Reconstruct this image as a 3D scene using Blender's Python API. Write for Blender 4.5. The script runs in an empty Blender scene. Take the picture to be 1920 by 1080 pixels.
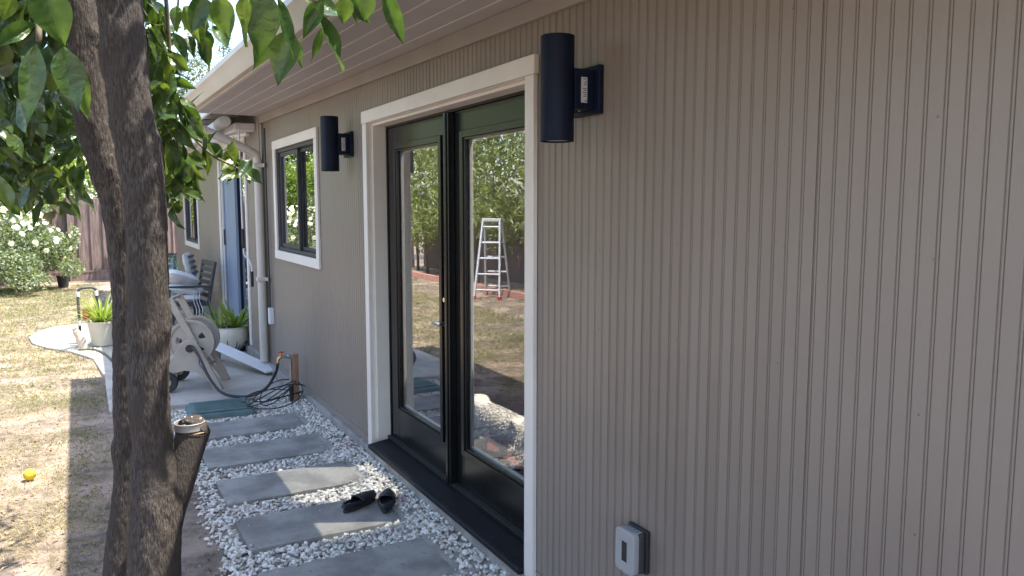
import bpy, bmesh, math, random
import numpy as np
from mathutils import Vector, Matrix, Quaternion, noise as mnoise

random.seed(7); rng = np.random.default_rng(7)
scene = bpy.context.scene
R = math.radians

# ------------------------------------------------------------------ camera
cam_d = bpy.data.cameras.new('camera'); cam = bpy.data.objects.new('camera', cam_d)
scene.collection.objects.link(cam); scene.camera = cam
cam.location = (-1.593, 0, 1.65)
cam.rotation_euler = (R(90 - 6.02), 0, R(-28.9))
cam_d.sensor_width = 36; cam_d.lens = 1450 / 1920 * 36
cam_d.clip_start = 0.02; cam_d.clip_end = 600

# ------------------------------------------------------------------ light
SUN = Vector((-0.388, 0.185, -1.0)).normalized()
world = bpy.data.worlds.new('World'); scene.world = world; world.use_nodes = True
wn = world.node_tree; wn.nodes.clear()
sky = wn.nodes.new('ShaderNodeTexSky'); sky.sky_type = 'NISHITA'; sky.sun_disc = False
sky.sun_elevation = math.asin(-SUN.z); sky.sun_rotation = math.atan2(-SUN.x, -SUN.y)
sky.air_density = 1.0; sky.dust_density = 1.6; sky.ozone_density = 0.5
bg = wn.nodes.new('ShaderNodeBackground'); bg.inputs['Strength'].default_value = 0.15
wo = wn.nodes.new('ShaderNodeOutputWorld')
wn.links.new(sky.outputs[0], bg.inputs[0]); wn.links.new(bg.outputs[0], wo.inputs[0])
sd = bpy.data.lights.new('sun', 'SUN'); sd.energy = 3.2; sd.angle = R(0.53); sd.color = (1.0, 0.93, 0.80)
so = bpy.data.objects.new('sun', sd); scene.collection.objects.link(so)
so.rotation_euler = SUN.to_track_quat('-Z', 'Y').to_euler(); so.location = (6, -4, 14)
vs = scene.view_settings
vs.view_transform = 'Standard'; vs.look = 'None'; vs.gamma = 1.0; vs.use_curve_mapping = False
vs.exposure = 2.1
scene.cycles.use_denoising = True
scene.cycles.max_bounces = 10; scene.cycles.diffuse_bounces = 5; scene.cycles.glossy_bounces = 4
scene.cycles.transmission_bounces = 6; scene.cycles.transparent_max_bounces = 16
scene.cycles.sample_clamp_indirect = 6.0
scene.cycles.caustics_reflective = False; scene.cycles.caustics_refractive = False

# ------------------------------------------------------------------ materials
M = {}
def mat(name, c1, c2=None, scale=6, rough=.6, bump=0, bscale=60, stretch=(1, 1, 1), metal=0, spec=.5,
        detail=5, attr=None, transl=0, coat=0, fac=(.35, .65), c3=None, scale3=1.0, fac3=(.5, .6), orand=None):
    m = bpy.data.materials.new(name); m.use_nodes = True; t = m.node_tree; n = t.nodes; l = t.links; n.clear()
    out = n.new('ShaderNodeOutputMaterial'); p = n.new('ShaderNodeBsdfPrincipled')
    l.new(p.outputs[0], out.inputs[0])
    p.inputs['Roughness'].default_value = rough; p.inputs['Metallic'].default_value = metal
    p.inputs['Specular IOR Level'].default_value = spec; p.inputs['Coat Weight'].default_value = coat
    geo = n.new('ShaderNodeNewGeometry'); mp = n.new('ShaderNodeMapping'); mp.inputs['Scale'].default_value = stretch
    l.new(geo.outputs['Position'], mp.inputs['Vector'])
    def ramp(src, a, b):
        r = n.new('ShaderNodeMapRange'); r.inputs['From Min'].default_value = a; r.inputs['From Max'].default_value = b
        r.interpolation_type = 'SMOOTHSTEP'; l.new(src, r.inputs['Value']); return r.outputs['Result']
    def mix(f, a, b):
        x = n.new('ShaderNodeMix'); x.data_type = 'RGBA'; l.new(f, x.inputs['Factor'])
        for i, v in ((6, a), (7, b)):
            if isinstance(v, tuple): x.inputs[i].default_value = (*v, 1)
            else: l.new(v, x.inputs[i])
        return x.outputs[2]
    col = None
    if c2 is not None:
        if attr:
            a = n.new('ShaderNodeAttribute'); a.attribute_name = attr; f = a.outputs['Fac']
        else:
            nz = n.new('ShaderNodeTexNoise'); nz.inputs['Scale'].default_value = scale; nz.inputs['Detail'].default_value = detail
            nz.inputs['Roughness'].default_value = .6
            l.new(mp.outputs[0], nz.inputs['Vector']); f = ramp(nz.outputs['Fac'], *fac)
        col = mix(f, c1, c2)
        if c3 is not None:
            nz = n.new('ShaderNodeTexNoise'); nz.inputs['Scale'].default_value = scale3; nz.inputs['Detail'].default_value = 6
            l.new(geo.outputs['Position'], nz.inputs['Vector']); col = mix(ramp(nz.outputs['Fac'], *fac3), col, c3)
        if orand is not None:
            oi = n.new('ShaderNodeObjectInfo'); col = mix(ramp(oi.outputs['Random'], orand[1], orand[2]), col, orand[0])
        l.new(col, p.inputs['Base Color'])
    else:
        p.inputs['Base Color'].default_value = (*c1, 1)
    if bump:
        nb = n.new('ShaderNodeTexNoise'); nb.inputs['Scale'].default_value = bscale; nb.inputs['Detail'].default_value = 6
        l.new(mp.outputs[0], nb.inputs['Vector'])
        b = n.new('ShaderNodeBump'); b.inputs['Strength'].default_value = bump; b.inputs['Distance'].default_value = .01
        l.new(nb.outputs['Fac'], b.inputs['Height']); l.new(b.outputs[0], p.inputs['Normal'])
    if transl:
        tr = n.new('ShaderNodeBsdfTranslucent')
        g = n.new('ShaderNodeMix'); g.data_type = 'RGBA'; g.blend_type = 'MULTIPLY'; g.inputs['Factor'].default_value = 1
        if col is not None: l.new(col, g.inputs[6])
        else: g.inputs[6].default_value = (*c1, 1)
        g.inputs[7].default_value = (2.6, 2.6, 1.0, 1); l.new(g.outputs[2], tr.inputs['Color'])
        ms = n.new('ShaderNodeMixShader'); ms.inputs[0].default_value = transl
        l.new(p.outputs[0], ms.inputs[1]); l.new(tr.outputs[0], ms.inputs[2]); l.new(ms.outputs[0], out.inputs[0])
    M[name] = m; return m

def glass(name, tint, boost):
    m = bpy.data.materials.new(name); m.use_nodes = True; t = m.node_tree; n = t.nodes; l = t.links; n.clear()
    out = n.new('ShaderNodeOutputMaterial'); tr = n.new('ShaderNodeBsdfTransparent'); gl = n.new('ShaderNodeBsdfGlossy')
    tr.inputs[0].default_value = (*tint, 1); gl.inputs['Roughness'].default_value = 0.0
    lw = n.new('ShaderNodeLayerWeight'); lw.inputs['Blend'].default_value = .5
    pw = n.new('ShaderNodeMath'); pw.operation = 'POWER'; pw.inputs[1].default_value = 3.6
    l.new(lw.outputs['Facing'], pw.inputs[0])
    ma = n.new('ShaderNodeMath'); ma.operation = 'MULTIPLY_ADD'; ma.inputs[1].default_value = boost; ma.inputs[2].default_value = .07
    ma.use_clamp = True; l.new(pw.outputs[0], ma.inputs[0])
    mx = n.new('ShaderNodeMixShader'); l.new(ma.outputs[0], mx.inputs[0]); l.new(tr.outputs[0], mx.inputs[1]); l.new(gl.outputs[0], mx.inputs[2])
    l.new(mx.outputs[0], out.inputs[0]); M[name] = m
glass('glass', (.985, .99, .985), 1.75)
glass('vase_glass', (.80, .93, .90), .9)

mat('siding', (.256, .214, .183), (.288, .242, .207), 1.4, .40, .10, 55, (1, 1, .25), c3=(.218, .182, .153), scale3=.8, fac3=(.45, .72), orand=((.275, .235, .20), -.4, 1.6))
mat('siding_nail', (.16, .135, .115), (.24, .2, .17), 30, .6)
mat('trim', (.78, .735, .67), (.83, .79, .73), 3, .5, .05, 40)
mat('soffit_paint', (.43, .40, .395), (.47, .435, .43), 2, .55, .05, 30)
mat('frieze_shaded_paint', (.31, .28, .262), (.345, .312, .29), 2, .55, .05, 30)  # soffit grey with shade put into the colour, as the frieze catches more light
mat('gutter_paint', (.60, .555, .49), (.65, .60, .535), 2, .4)
mat('white_paint', (.72, .72, .73), (.78, .78, .79), 3, .5)
mat('concrete', (.38, .355, .315), (.49, .46, .415), 3, .85, .25, 120, c3=(.29, .28, .26), scale3=1.3, fac3=(.52, .68))
mat('foundation', (.25, .24, .22), (.36, .345, .32), 7, .9, .5, 60, c3=(.43, .42, .39), scale3=11, fac3=(.58, .7))
mat('stone', (.215, .206, .194), (.355, .342, .318), 4, .85, .5, 160, c3=(.19, .18, .165), scale3=38, fac3=(.60, .72))
mat('gravel', (.30, .265, .22), (.86, .825, .765), rough=.8, attr='tone', bump=.2, bscale=200)
mat('soil', (.13, .10, .08), (.245, .19, .15), 14, .95, .9, 80, c3=(.34, .26, .21), scale3=2.2, fac3=(.45, .62))
mat('black_door', (.007, .008, .009), (.010, .011, .012), 3, .24, .02, 30, spec=.4)
mat('bronze', (.006, .007, .011), (.011, .012, .018), 20, .5, .1, 80, spec=.3)
mat('sconce_metal', (.004, .008, .024), (.006, .011, .030), 8, .5, .08, 300, spec=.22)
mat('rubber', (.02, .02, .021), (.03, .03, .03), 20, .6)
mat('chrome', (.75, .75, .74), rough=.18, metal=1)
mat('dull_metal', (.5, .5, .5), (.38, .38, .38), 20, .4, metal=1)
mat('grey_plastic', (.36, .365, .37), (.40, .405, .41), 6, .45)
mat('dark_grey', (.045, .048, .052), (.06, .063, .068), 6, .5)
mat('reel_plastic', (.40, .35, .295), (.46, .41, .35), 5, .5, .05, 60)
mat('hose', (.022, .024, .032), (.035, .037, .045), 30, .45)
mat('green_hose', (.06, .09, .07), (.09, .12, .09), 30, .5)
mat('valve_green', (.075, .135, .135), (.11, .18, .18), 9, .55, .15, 90)
mat('wood_stake', (.24, .13, .075), (.36, .21, .13), 12, .8, .3, 60, (4, 4, .4))
mat('brass', (.6, .42, .2), rough=.35, metal=1)
mat('red_paint', (.5, .03, .04), rough=.4)
mat('bark', (.028, .022, .019), (.098, .080, .069), 190, .88, .7, 260, (1.3, 1.3, .22), c3=(.044, .035, .030), scale3=6, fac3=(.42, .66), fac=(.40, .66))
mat('cut_wood', (.34, .25, .15), (.24, .17, .10), 40, .85, .3, 90)
mat('leaf', (.020, .045, .013), (.055, .095, .022), rough=.3, attr='tone', transl=.26, spec=.6)
mat('near_leaf', (.022, .050, .015), (.050, .092, .022), 14, .28, .25, 90, transl=.26, spec=.6, c3=(.075, .115, .03), scale3=9, fac3=(.52, .7), orand=((.13, .18, .035), .45, 1.3))
mat('leaf_yellow', (.10, .155, .03), (.20, .27, .05), rough=.5, attr='tone', transl=.35)
mat('leaf_grey', (.045, .068, .032), (.11, .14, .065), rough=.55, attr='tone', transl=.25)
mat('leaf_hedge', (.13, .165, .07), (.34, .38, .19), rough=.4, attr='tone', transl=.3)
mat('leaf_rose', (.085, .125, .07), (.24, .285, .19), rough=.45, attr='tone', transl=.25)
mat('grass', (.125, .155, .06), (.38, .315, .20), rough=.7, attr='tone', transl=.2)
mat('blade_leaf', (.12, .20, .04), (.30, .36, .11), rough=.45, attr='tone', transl=.25)
mat('litter', (.10, .065, .04), (.34, .25, .15), rough=.9, attr='tone')
mat('twig', (.10, .085, .06), (.16, .13, .09), 20, .85)
mat('petal', (.80, .78, .74), (.72, .72, .66), 9, .7, transl=.15)
mat('pink_petal', (.62, .12, .30), (.5, .08, .22), 30, .7, transl=.2)
mat('fence_wood', (.165, .120, .112), (.29, .22, .205), 5, .85, .4, 40, (5, 5, .5))
mat('cream_pot', (.62, .58, .48), (.70, .66, .56), 5, .3, coat=.3)
mat('terracotta', (.60, .50, .41), (.66, .56, .47), 5, .6)
mat('glaze_blue', (.03, .05, .10), (.05, .07, .13), 9, .25)
mat('potting_soil', (.03, .024, .02), (.055, .045, .035), 40, .95, .8, 90)
mat('cushion', (.70, .70, .70), (.77, .77, .765), 4, .9, .15, 160)
mat('stripe_blue', (.13, .22, .36), rough=.9)
mat('blue_panel', (.20, .255, .36), (.24, .30, .41), 3, .5, 0, 30, (6, 6, .3))
mat('interior_wall', (.62, .60, .56), (.66, .64, .6), 2, .8)
mat('floor_wood', (.20, .13, .085), (.28, .185, .12), 6, .45, .1, 50, (8, .6, 1))
mat('rug_red', (.105, .013, .010), (.065, .010, .009), 9, .95, .5, 300, c3=(.10, .03, .05), scale3=4, fac3=(.5, .56))
mat('fur', (.42, .385, .34), (.68, .64, .58), rough=.85, attr='tone')
mat('fur_skin', (.40, .365, .32), (.58, .54, .48), 14, .95, .8, 120)
mat('leather', (.012, .012, .015), (.022, .022, .028), 30, .42, .25, 220)
mat('footbed', (.03, .03, .045), (.045, .045, .062), 30, .6, .2, 160)
mat('lemon', (.62, .40, .015), (.70, .52, .03), 12, .55, .25, 90)
mat('curtain', (.50, .50, .48), (.58, .58, .56), 3, .9, .0, 20, (1, 9, .2))
mat('sticker', (.55, .56, .58), rough=.5)
mat('print_dark', (.05, .05, .06), rough=.6)
mat('shingle', (.06, .058, .055), (.11, .105, .10), 12, .95, .5, 60)
mat('aluminium', (.62, .64, .70), rough=.4, metal=.3)
mat('brick_red', (.40, .20, .17), (.48, .27, .23), 9, .9, .4, 60)
mat('blinds', (.66, .66, .63), rough=.7)
mat('foil', (.66, .65, .62), (.5, .48, .45), 60, .3, .3, 200, metal=.8)
mat('gutter_dark', (.30, .285, .27), rough=.5)

# ------------------------------------------------------------------ mesh helpers
def link(o): scene.collection.objects.link(o); return o
class MB:
    def __init__(s): s.v = []; s.f = []; s.mi = []; s.mat = 0
    def add(s, vs, fs):
        b = len(s.v); s.v += [tuple(p) for p in vs]; s.f += [tuple(b + i for i in f) for f in fs]; s.mi += [s.mat] * len(fs); return s
    def box(s, a, b):
        (x0, y0, z0), (x1, y1, z1) = [[min(a[i], b[i]) for i in range(3)], [max(a[i], b[i]) for i in range(3)]]
        return s.add([(x0,y0,z0),(x1,y0,z0),(x1,y1,z0),(x0,y1,z0),(x0,y0,z1),(x1,y0,z1),(x1,y1,z1),(x0,y1,z1)],
                     [(0,3,2,1),(4,5,6,7),(0,1,5,4),(1,2,6,5),(2,3,7,6),(3,0,4,7)])
    def hexa(s, p):      # 8 explicit corners, bottom 4 then top 4
        return s.add(p, [(0,3,2,1),(4,5,6,7),(0,1,5,4),(1,2,6,5),(2,3,7,6),(3,0,4,7)])
    def bar(s, a, b, w, h, up=(0, 0, 1)):
        a = Vector(a); b = Vector(b); d = (b - a).normalized(); u = Vector(up); r = d.cross(u)
        if r.length < 1e-4: r = d.cross(Vector((1, 0, 0)))
        r.normalize(); u = r.cross(d)
        p = []
        for c in (a, b):
            for i, j in ((-1, -1), (1, -1), (1, 1), (-1, 1)): p.append(c + r * w / 2 * i + u * h / 2 * j)
        return s.add(p, [(0,1,2,3),(7,6,5,4),(0,4,5,1),(1,5,6,2),(2,6,7,3),(3,7,4,0)])
    def tube(s, pts, rad, n=10, cap=True, noise=0, nf=8, seed=0, squash=None, fine=0):
        pts = [Vector(p) for p in pts]
        if not hasattr(rad, '__len__'): rad = [rad] * len(pts)
        ref = None; vs = []
        for i, p in enumerate(pts):
            d = (pts[min(i + 1, len(pts) - 1)] - pts[max(i - 1, 0)])
            d = d.normalized() if d.length > 1e-9 else Vector((0, 0, 1))
            if ref is None:
                ref = d.orthogonal().normalized()
                if abs(d.x) < .9: ref = (Vector((1, 0, 0)) - d * d.x).normalized()
            ref = (ref - d * ref.dot(d)).normalized(); o = d.cross(ref)
            for k in range(n):
                a = 2 * math.pi * k / n; q = ref * math.cos(a) + o * math.sin(a); r = rad[i]
                if squash: q = ref * math.cos(a) * squash[0] + o * math.sin(a) * squash[1]
                if noise:
                    w = p + q * r
                    r *= 1 + noise * (mnoise.noise(Vector((w.x * nf + seed, w.y * nf, w.z * nf * .45))) + .5 * mnoise.noise(Vector((w.x * nf * 3, w.y * nf * 3, w.z * nf))))
                if fine:
                    w = p + q * r
                    r += fine * (abs(mnoise.noise(Vector((w.x * 170, w.y * 170, w.z * 38 + seed)))) * 1.6 + mnoise.noise(Vector((w.x * 60, w.y * 60, w.z * 22)))) + fine * 2.5 * max(0, mnoise.noise(Vector((w.x * 16 + seed, w.y * 16, w.z * 13))) - .25) * 3
                vs.append(p + q * r)
        fs = []
        for i in range(len(pts) - 1):
            for k in range(n): fs.append((i*n+k, i*n+(k+1)%n, (i+1)*n+(k+1)%n, (i+1)*n+k))
        if cap: fs.append(tuple(range(n - 1, -1, -1))); fs.append(tuple((len(pts)-1)*n + k for k in range(n)))
        return s.add(vs, fs)
    def lathe(s, prof, c=(0, 0, 0), n=32, axis='z', capb=True, capt=True):
        vs = []; c = Vector(c)
        for r, h in prof:
            for k in range(n):
                a = 2 * math.pi * k / n; x, y = r * math.cos(a), r * math.sin(a)
                vs.append(c + (Vector((x, y, h)) if axis == 'z' else Vector((x, h, -y)) if axis == 'y' else Vector((h, x, y))))
        fs = []
        for i in range(len(prof) - 1):
            for k in range(n): fs.append((i*n+k, i*n+(k+1)%n, (i+1)*n+(k+1)%n, (i+1)*n+k))
        if capb: fs.append(tuple(range(n - 1, -1, -1)))
        if capt: fs.append(tuple((len(prof)-1)*n + k for k in range(n)))
        return s.add(vs, fs)
    def mesh(s, name, mats, smooth=False):
        me = bpy.data.meshes.new(name); me.from_pydata(s.v, [], s.f)
        for m in (mats if isinstance(mats, (list, tuple)) else [mats]): me.materials.append(M[m])
        if any(s.mi): me.polygons.foreach_set('material_index', s.mi)
        if smooth:
            me.polygons.foreach_set('use_smooth', [True] * len(s.f))
            if smooth != 'all': me.set_sharp_from_angle(angle=R(35))
        me.update(); return me
    def build(s, name, mats, parent=None, smooth=False, bevel=0, seg=2):
        o = link(bpy.data.objects.new(name, s.mesh(name, mats, smooth))); o.parent = parent
        if bevel:
            b = o.modifiers.new('bevel', 'BEVEL'); b.width = bevel; b.segments = seg; b.limit_method = 'ANGLE'; b.angle_limit = R(40)
        return o
def tag(o, label, cat, group=None, kind=None):
    if label: o['label'] = label
    if cat: o['category'] = cat
    if group: o['group'] = group
    if kind: o['kind'] = kind
    return o
def thing(name, label, cat, loc=(0, 0, 0), rz=0, group=None):
    o = link(bpy.data.objects.new(name, None)); o.location = loc; o.rotation_euler = (0, 0, rz); o.empty_display_size = .1
    return tag(o, label, cat, group)
def struct(o): o['kind'] = 'structure'; return o
def stuff(o): o['kind'] = 'stuff'; return o
def plate(name, outer, holes, th, matn, parent, place, bev=0.004):
    """flat polygon with holes, extruded; place maps local (x,y,z) -> 3D matrix"""
    cu = bpy.data.curves.new(name, 'CURVE'); cu.dimensions = '2D'; cu.fill_mode = 'BOTH'; cu.extrude = th / 2 - bev; cu.bevel_depth = bev; cu.bevel_resolution = 1
    for lp in [outer] + holes:
        sp = cu.splines.new('POLY'); sp.points.add(len(lp) - 1); sp.use_cyclic_u = True
        for p, q in zip(sp.points, lp): p.co = (q[0], q[1], 0, 1)
    tmp = bpy.data.objects.new('tmp_curve', cu); me = bpy.data.meshes.new_from_object(tmp); bpy.data.objects.remove(tmp); bpy.data.curves.remove(cu)
    me.transform(place); me.materials.clear(); me.materials.append(M[matn])
    o = link(bpy.data.objects.new(name, me)); o.parent = parent; return o
def circle(c, r, n=40, ry=None): return [(c[0] + r * math.cos(2*math.pi*k/n), c[1] + (ry or r) * math.sin(2*math.pi*k/n)) for k in range(n)]
def bez(pts, n=24):
    """Catmull-Rom through points"""
    P = [Vector(p) for p in pts]; P = [P[0]*2 - P[1]] + P + [P[-1]*2 - P[-2]]; out = []
    for i in range(1, len(P) - 2):
        for k in range(n):
            t = k / n; a, b, c, d = P[i-1], P[i], P[i+1], P[i+2]
            out.append(.5 * ((2*b) + (c-a)*t + (2*a-5*b+4*c-d)*t*t + (-a+3*b-3*c+d)*t**3))
    out.append(P[-2]); return out
def big_mesh(name, V, F, matn, tone=None, parent=None, smooth=False):
    """numpy arrays -> one mesh; F is (n,3) or (n,4); tone is one value per vertex"""
    me = bpy.data.meshes.new(name); k = F.shape[1]
    me.vertices.add(len(V)); me.vertices.foreach_set('co', V.astype(np.float32).ravel())
    me.loops.add(F.size); me.loops.foreach_set('vertex_index', F.astype(np.int32).ravel())
    me.polygons.add(len(F)); me.polygons.foreach_set('loop_start', np.arange(0, F.size, k, dtype=np.int32))
    me.polygons.foreach_set('loop_total', np.full(len(F), k, dtype=np.int32))
    if smooth: me.polygons.foreach_set('use_smooth', np.ones(len(F), dtype=bool))
    if tone is not None:
        a = me.attributes.new('tone', 'FLOAT', 'POINT'); a.data.foreach_set('value', tone.astype(np.float32))
    me.materials.append(M[matn]); me.update(calc_edges=True); me.validate()
    o = link(bpy.data.objects.new(name, me)); o.parent = parent; return o

# leaves: arrays of base position, direction, normal, length, width -> folded, curled leaf blades
def norm(a): return a / np.maximum(np.linalg.norm(a, axis=1, keepdims=True), 1e-9)
def leaf_arrays(base, d, nrm, ln, wd, tone, seg=4, curl=.25, fold=.18):
    n = len(base); d = norm(d); side = norm(np.cross(d, nrm)); nn = np.cross(side, d)
    prof = np.interp(np.linspace(0, 1, seg + 1), [0, .12, .35, .6, .85, 1], [.05, .55, 1, .92, .42, .0])
    V = []
    cv = (rng.normal(.6, .6, n) * curl)[:, None]
    for i in range(seg + 1):
        t = i / seg
        c = base + d * (ln * t)[:, None] - nn * (ln[:, None] * cv * t * t)
        w = side * (wd * .5 * prof[i])[:, None]; up = nn * (wd * fold * prof[i])[:, None]
        V += [c - w + up, c, c + w + up]
    V = np.stack(V, 1).reshape(-1, 3); m = 3 * (seg + 1); F = []
    for i in range(seg):
        for j in range(2): F.append([3*i+j, 3*i+j+1, 3*i+4+j, 3*i+3+j])
    F = (np.array(F)[None] + (np.arange(n) * m)[:, None, None]).reshape(-1, 4)
    return V, F, np.repeat(tone, m)
def in_ellipsoids(E, cnt, shell=0.0):
    P = []
    for (c, r, k) in E:
        q = rng.normal(size=(k, 3)); q /= np.linalg.norm(q, axis=1, keepdims=True)
        rad = rng.uniform(shell ** 3, 1, k) ** (1/3); P.append(np.array(c) + q * rad[:, None] * np.array(r))
    return np.concatenate(P)
def crown(name, E, ln, wd, matn, parent=None, droop=.5, seg=2, shell=.3, lump=0.0, nf=1.0, curl=.25, tonev=None):
    P = in_ellipsoids(E, 0, shell)
    if lump:
        keep = np.array([mnoise.noise(Vector((p[0]*nf, p[1]*nf, p[2]*nf))) > rng.normal(-.05, .25) * 1.0 - lump * .0 + lump * .15 - .1 for p in P]); P = P[keep]
    n = len(P); d = rng.normal(size=(n, 3)); d[:, 2] -= droop; nrm = rng.normal(size=(n, 3)); nrm[:, 2] += .6
    t = np.clip(rng.normal(.5, .25, n), 0, 1)
    V, F, T = leaf_arrays(P, d, nrm, rng.uniform(.7, 1.25, n) * ln, rng.uniform(.75, 1.2, n) * wd, t, seg, curl)
    return big_mesh(name, V, F, matn, T, parent, smooth=True)

# ================================================================== SETTING: ground, slab, gravel bed, lawn
SLAB = [(-.035, 6.86), (-1.49, 6.97), (-1.49, 8.45), (-1.58, 9.55), (-1.80, 10.15), (-2.05, 10.55), (-2.22, 11.0), (-2.28, 11.5), (-2.2, 12.0), (-2.03, 12.35), (-1.71, 12.45), (-1.2, 12.7), (-.9, 13.2), (-.035, 13.4)]
STONES = [(3.07, 3.49), (3.745, 4.165), (4.415, 4.83), (5.095, 5.53), (5.77, 6.19)]
def in_poly(x, y, P):
    c = False; j = len(P) - 1
    for i in range(len(P)):
        if (P[i][1] > y) != (P[j][1] > y) and x < (P[j][0]-P[i][0])*(y-P[i][1])/(P[j][1]-P[i][1])+P[i][0]: c = not c
        j = i
    return c
def fbm(x, y, s): return mnoise.noise(Vector((x*s, y*s, 3.1))) + .5*mnoise.noise(Vector((x*s*2.1, y*s*2.1, 7.7)))

b = MB(); n = 60
def gh(x, y): return -.032 + .012 * fbm(x, y, 1.3)
xs = sorted(set(list(np.linspace(-6.2, .0, 63)) + [-150, -60, -25, -12, -8, 3, 10, 30, 80, 150])); ys = sorted(set(list(np.linspace(-3, 20, 116)) + [-150, -60, -20, -8, 24, 30, 50, 90, 200]))
for y in ys:
    for x in xs: b.v.append((x, y, gh(x, y) if -6.3 < x < .01 and -3.1 < y < 20.1 else -.034))
w = len(xs)
b.f = [(j*w+i, j*w+i+1, (j+1)*w+i+1, (j+1)*w+i) for j in range(len(ys)-1) for i in range(w-1)]; b.mi = [0]*len(b.f)
struct(b.build('ground', 'soil', smooth='all'))

b = MB(); k = len(SLAB)
b.add([(x, y, -.12) for x, y in SLAB] + [(x, y, -.004) for x, y in SLAB], [tuple(range(k-1, -1, -1))[::-1] if 0 else tuple(range(k)), tuple(range(2*k-1, k-1, -1))] + [(i, i+k, (i+1)%k+k, (i+1)%k) for i in range(k)])
struct(b.build('patio', 'concrete', bevel=.012))

# stepping stones
labels = ['grey concrete stepping stone cut off by the bottom edge of the photo, nearest the camera',
          'grey concrete stepping stone carrying the pair of black sandals',
          'grey concrete stepping stone with a large patch of sunlight over its right half',
          'grey concrete stepping stone just beyond the large sunlit one, wholly shaded',
          'grey concrete stepping stone beside the green valve box, farthest from the camera']
for (y0, y1), lb in zip(STONES, labels):
    b = MB(); jx = random.uniform(-.008, .008); nx, ny = 26, 14; x0, x1 = -.972 + jx, -.172 + jx
    a = random.uniform(-.012, .012)
    for l, zz in ((0, -.055), (1, 0)):
        for j in range(ny + 1):
            for i in range(nx + 1):
                x = x0 + (x1-x0)*i/nx; y = y0 + (y1-y0)*j/ny
                ed = min(i, nx-i, j, ny-j) == 0
                wob = .004 * fbm(x, y, 9) if ed else 0
                b.v.append((x + wob, y + wob + a*(x+.57), zz + (0.0012*fbm(x, y, 14) - (.004 if ed else 0) if l else 0)))
    W = nx + 1; N = W*(ny+1)
    for j in range(ny):
        for i in range(nx): q = (j*W+i, j*W+i+1, (j+1)*W+i+1, (j+1)*W+i); b.f.append(q[::-1]); b.f.append(tuple(N+v for v in q))
    for i in range(nx):
        b.f.append((i, i+1, N+i+1, N+i)); t = ny*W; b.f.append((t+i+1, t+i, N+t+i, N+t+i+1))
    for j in range(ny):
        b.f.append(((j+1)*W, j*W, N+j*W, N+(j+1)*W)); b.f.append((j*W+nx, (j+1)*W+nx, N+(j+1)*W+nx, N+j*W+nx))
    b.mi = [0]*len(b.f)
    tag(b.build('stepping_stone', 'stone', smooth=True), lb, 'stepping stone', 'stepping stones along the house')

# gravel: loose white chips between the stones
def chip_templates(sub, cnt):
    out = []
    for _ in range(cnt):
        bm = bmesh.new(); bmesh.ops.create_icosphere(bm, subdivisions=sub, radius=1)
        V = np.array([v.co[:] for v in bm.verts]); F = np.array([[v.index for v in f.verts] for f in bm.faces]); bm.free()
        for _c in range(7):     # cut with random planes: angular crushed chips
            q = rng.normal(size=3); q /= np.linalg.norm(q); h = rng.uniform(.45, .85); dd = V @ q; V = V - np.outer(np.maximum(dd - h, 0), q)
        V *= np.array([1.15, .85, .62]) * rng.uniform(.85, 1.15, 3); out.append((V, F))
    return out
def gz(x, y):
    return -.022 + .055 * np.clip((x + .34) / .3, 0, 1) ** 1.4 + .006 * fbm(x, y, 3)
def scatter_chips(name, N, xr, yr, sub, size, parent=None):
    T = chip_templates(sub, 10); Vs, Fs, Ts = [], [], []; off = 0; made = 0
    for _ in range(N):
        x = random.uniform(*xr); y = random.uniform(*yr)
        lim = -1.06 + .06*fbm(0, y, 2.2)
        if x < lim and random.random() < min(1, (lim - x) / .09 + .2): continue
        if any(-.985 < x < -.158 and a - .008 < y < c + .008 for a, c in STONES): continue
        if y > 6.80 - .03*random.random(): continue
        if -.94 < x < -.43 and 6.32 < y < 6.88: continue
        V, F = T[random.randrange(10)]; s = size * random.choice((.6, .75, .9, 1, 1, 1.2, 1.45))
        q = Quaternion((random.gauss(0, 1), random.gauss(0, 1), random.gauss(0, 1), random.gauss(0, 1))).normalized()
        Rm = np.array(q.to_matrix()); P = V @ Rm.T * s
        P[:, 2] *= .8
        P += np.array([x, y, gz(x, y) + random.uniform(-.35, .55) * s])
        Vs.append(P); Fs.append(F + off); off += len(V); Ts.append(np.full(len(V), np.clip(random.gauss(.68, .25) - (.5 if random.random() < .06 else 0), 0, 1)))
    return big_mesh(name, np.concatenate(Vs), np.concatenate(Fs), 'gravel', np.concatenate(Ts), parent)
g = stuff(scatter_chips('gravel', 9500, (-1.2, -.035), (2.6, 4.95), 2, .0125))
tag(g, 'white and pale grey crushed gravel around the nearer stepping stones', 'gravel')
g = stuff(scatter_chips('gravel', 8500, (-1.18, -.035), (4.95, 6.84), 1, .0125))
tag(g, 'white gravel strip around the farther stepping stones up to the patio', 'gravel')
T_ = chip_templates(1, 6); Vs, Fs, Ts, off = [], [], [], 0
for k in range(130):
    a, c = random.choice(STONES); x = random.choice((random.uniform(-.96, -.18), random.gauss(-.2, .03), random.gauss(-.95, .03))); y = random.choice((random.uniform(a+.01, c-.01), a + abs(random.gauss(0, .03)), c - abs(random.gauss(0, .03))))
    if not (-.965 < x < -.18): continue
    V, F = random.choice(T_); sz = random.choice((.003, .004, .005, .010)); P = V*sz; P[:, 2] *= .7; P += np.array([x, y, sz*.4]); Vs.append(P); Fs.append(F + off); off += len(V); Ts.append(np.full(len(V), random.random()))
tag(stuff(big_mesh('grit', np.concatenate(Vs), np.concatenate(Fs), 'gravel', np.concatenate(Ts))), 'small stray chips of gravel lying on the stepping stones', 'gravel')
b = MB(); b.add([(-1.08, 2.3, -.030), (-.03, 2.3, -.030), (-.03, 6.87, -.030), (-1.08, 6.87, -.030)], [(0, 1, 2, 3)])
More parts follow.
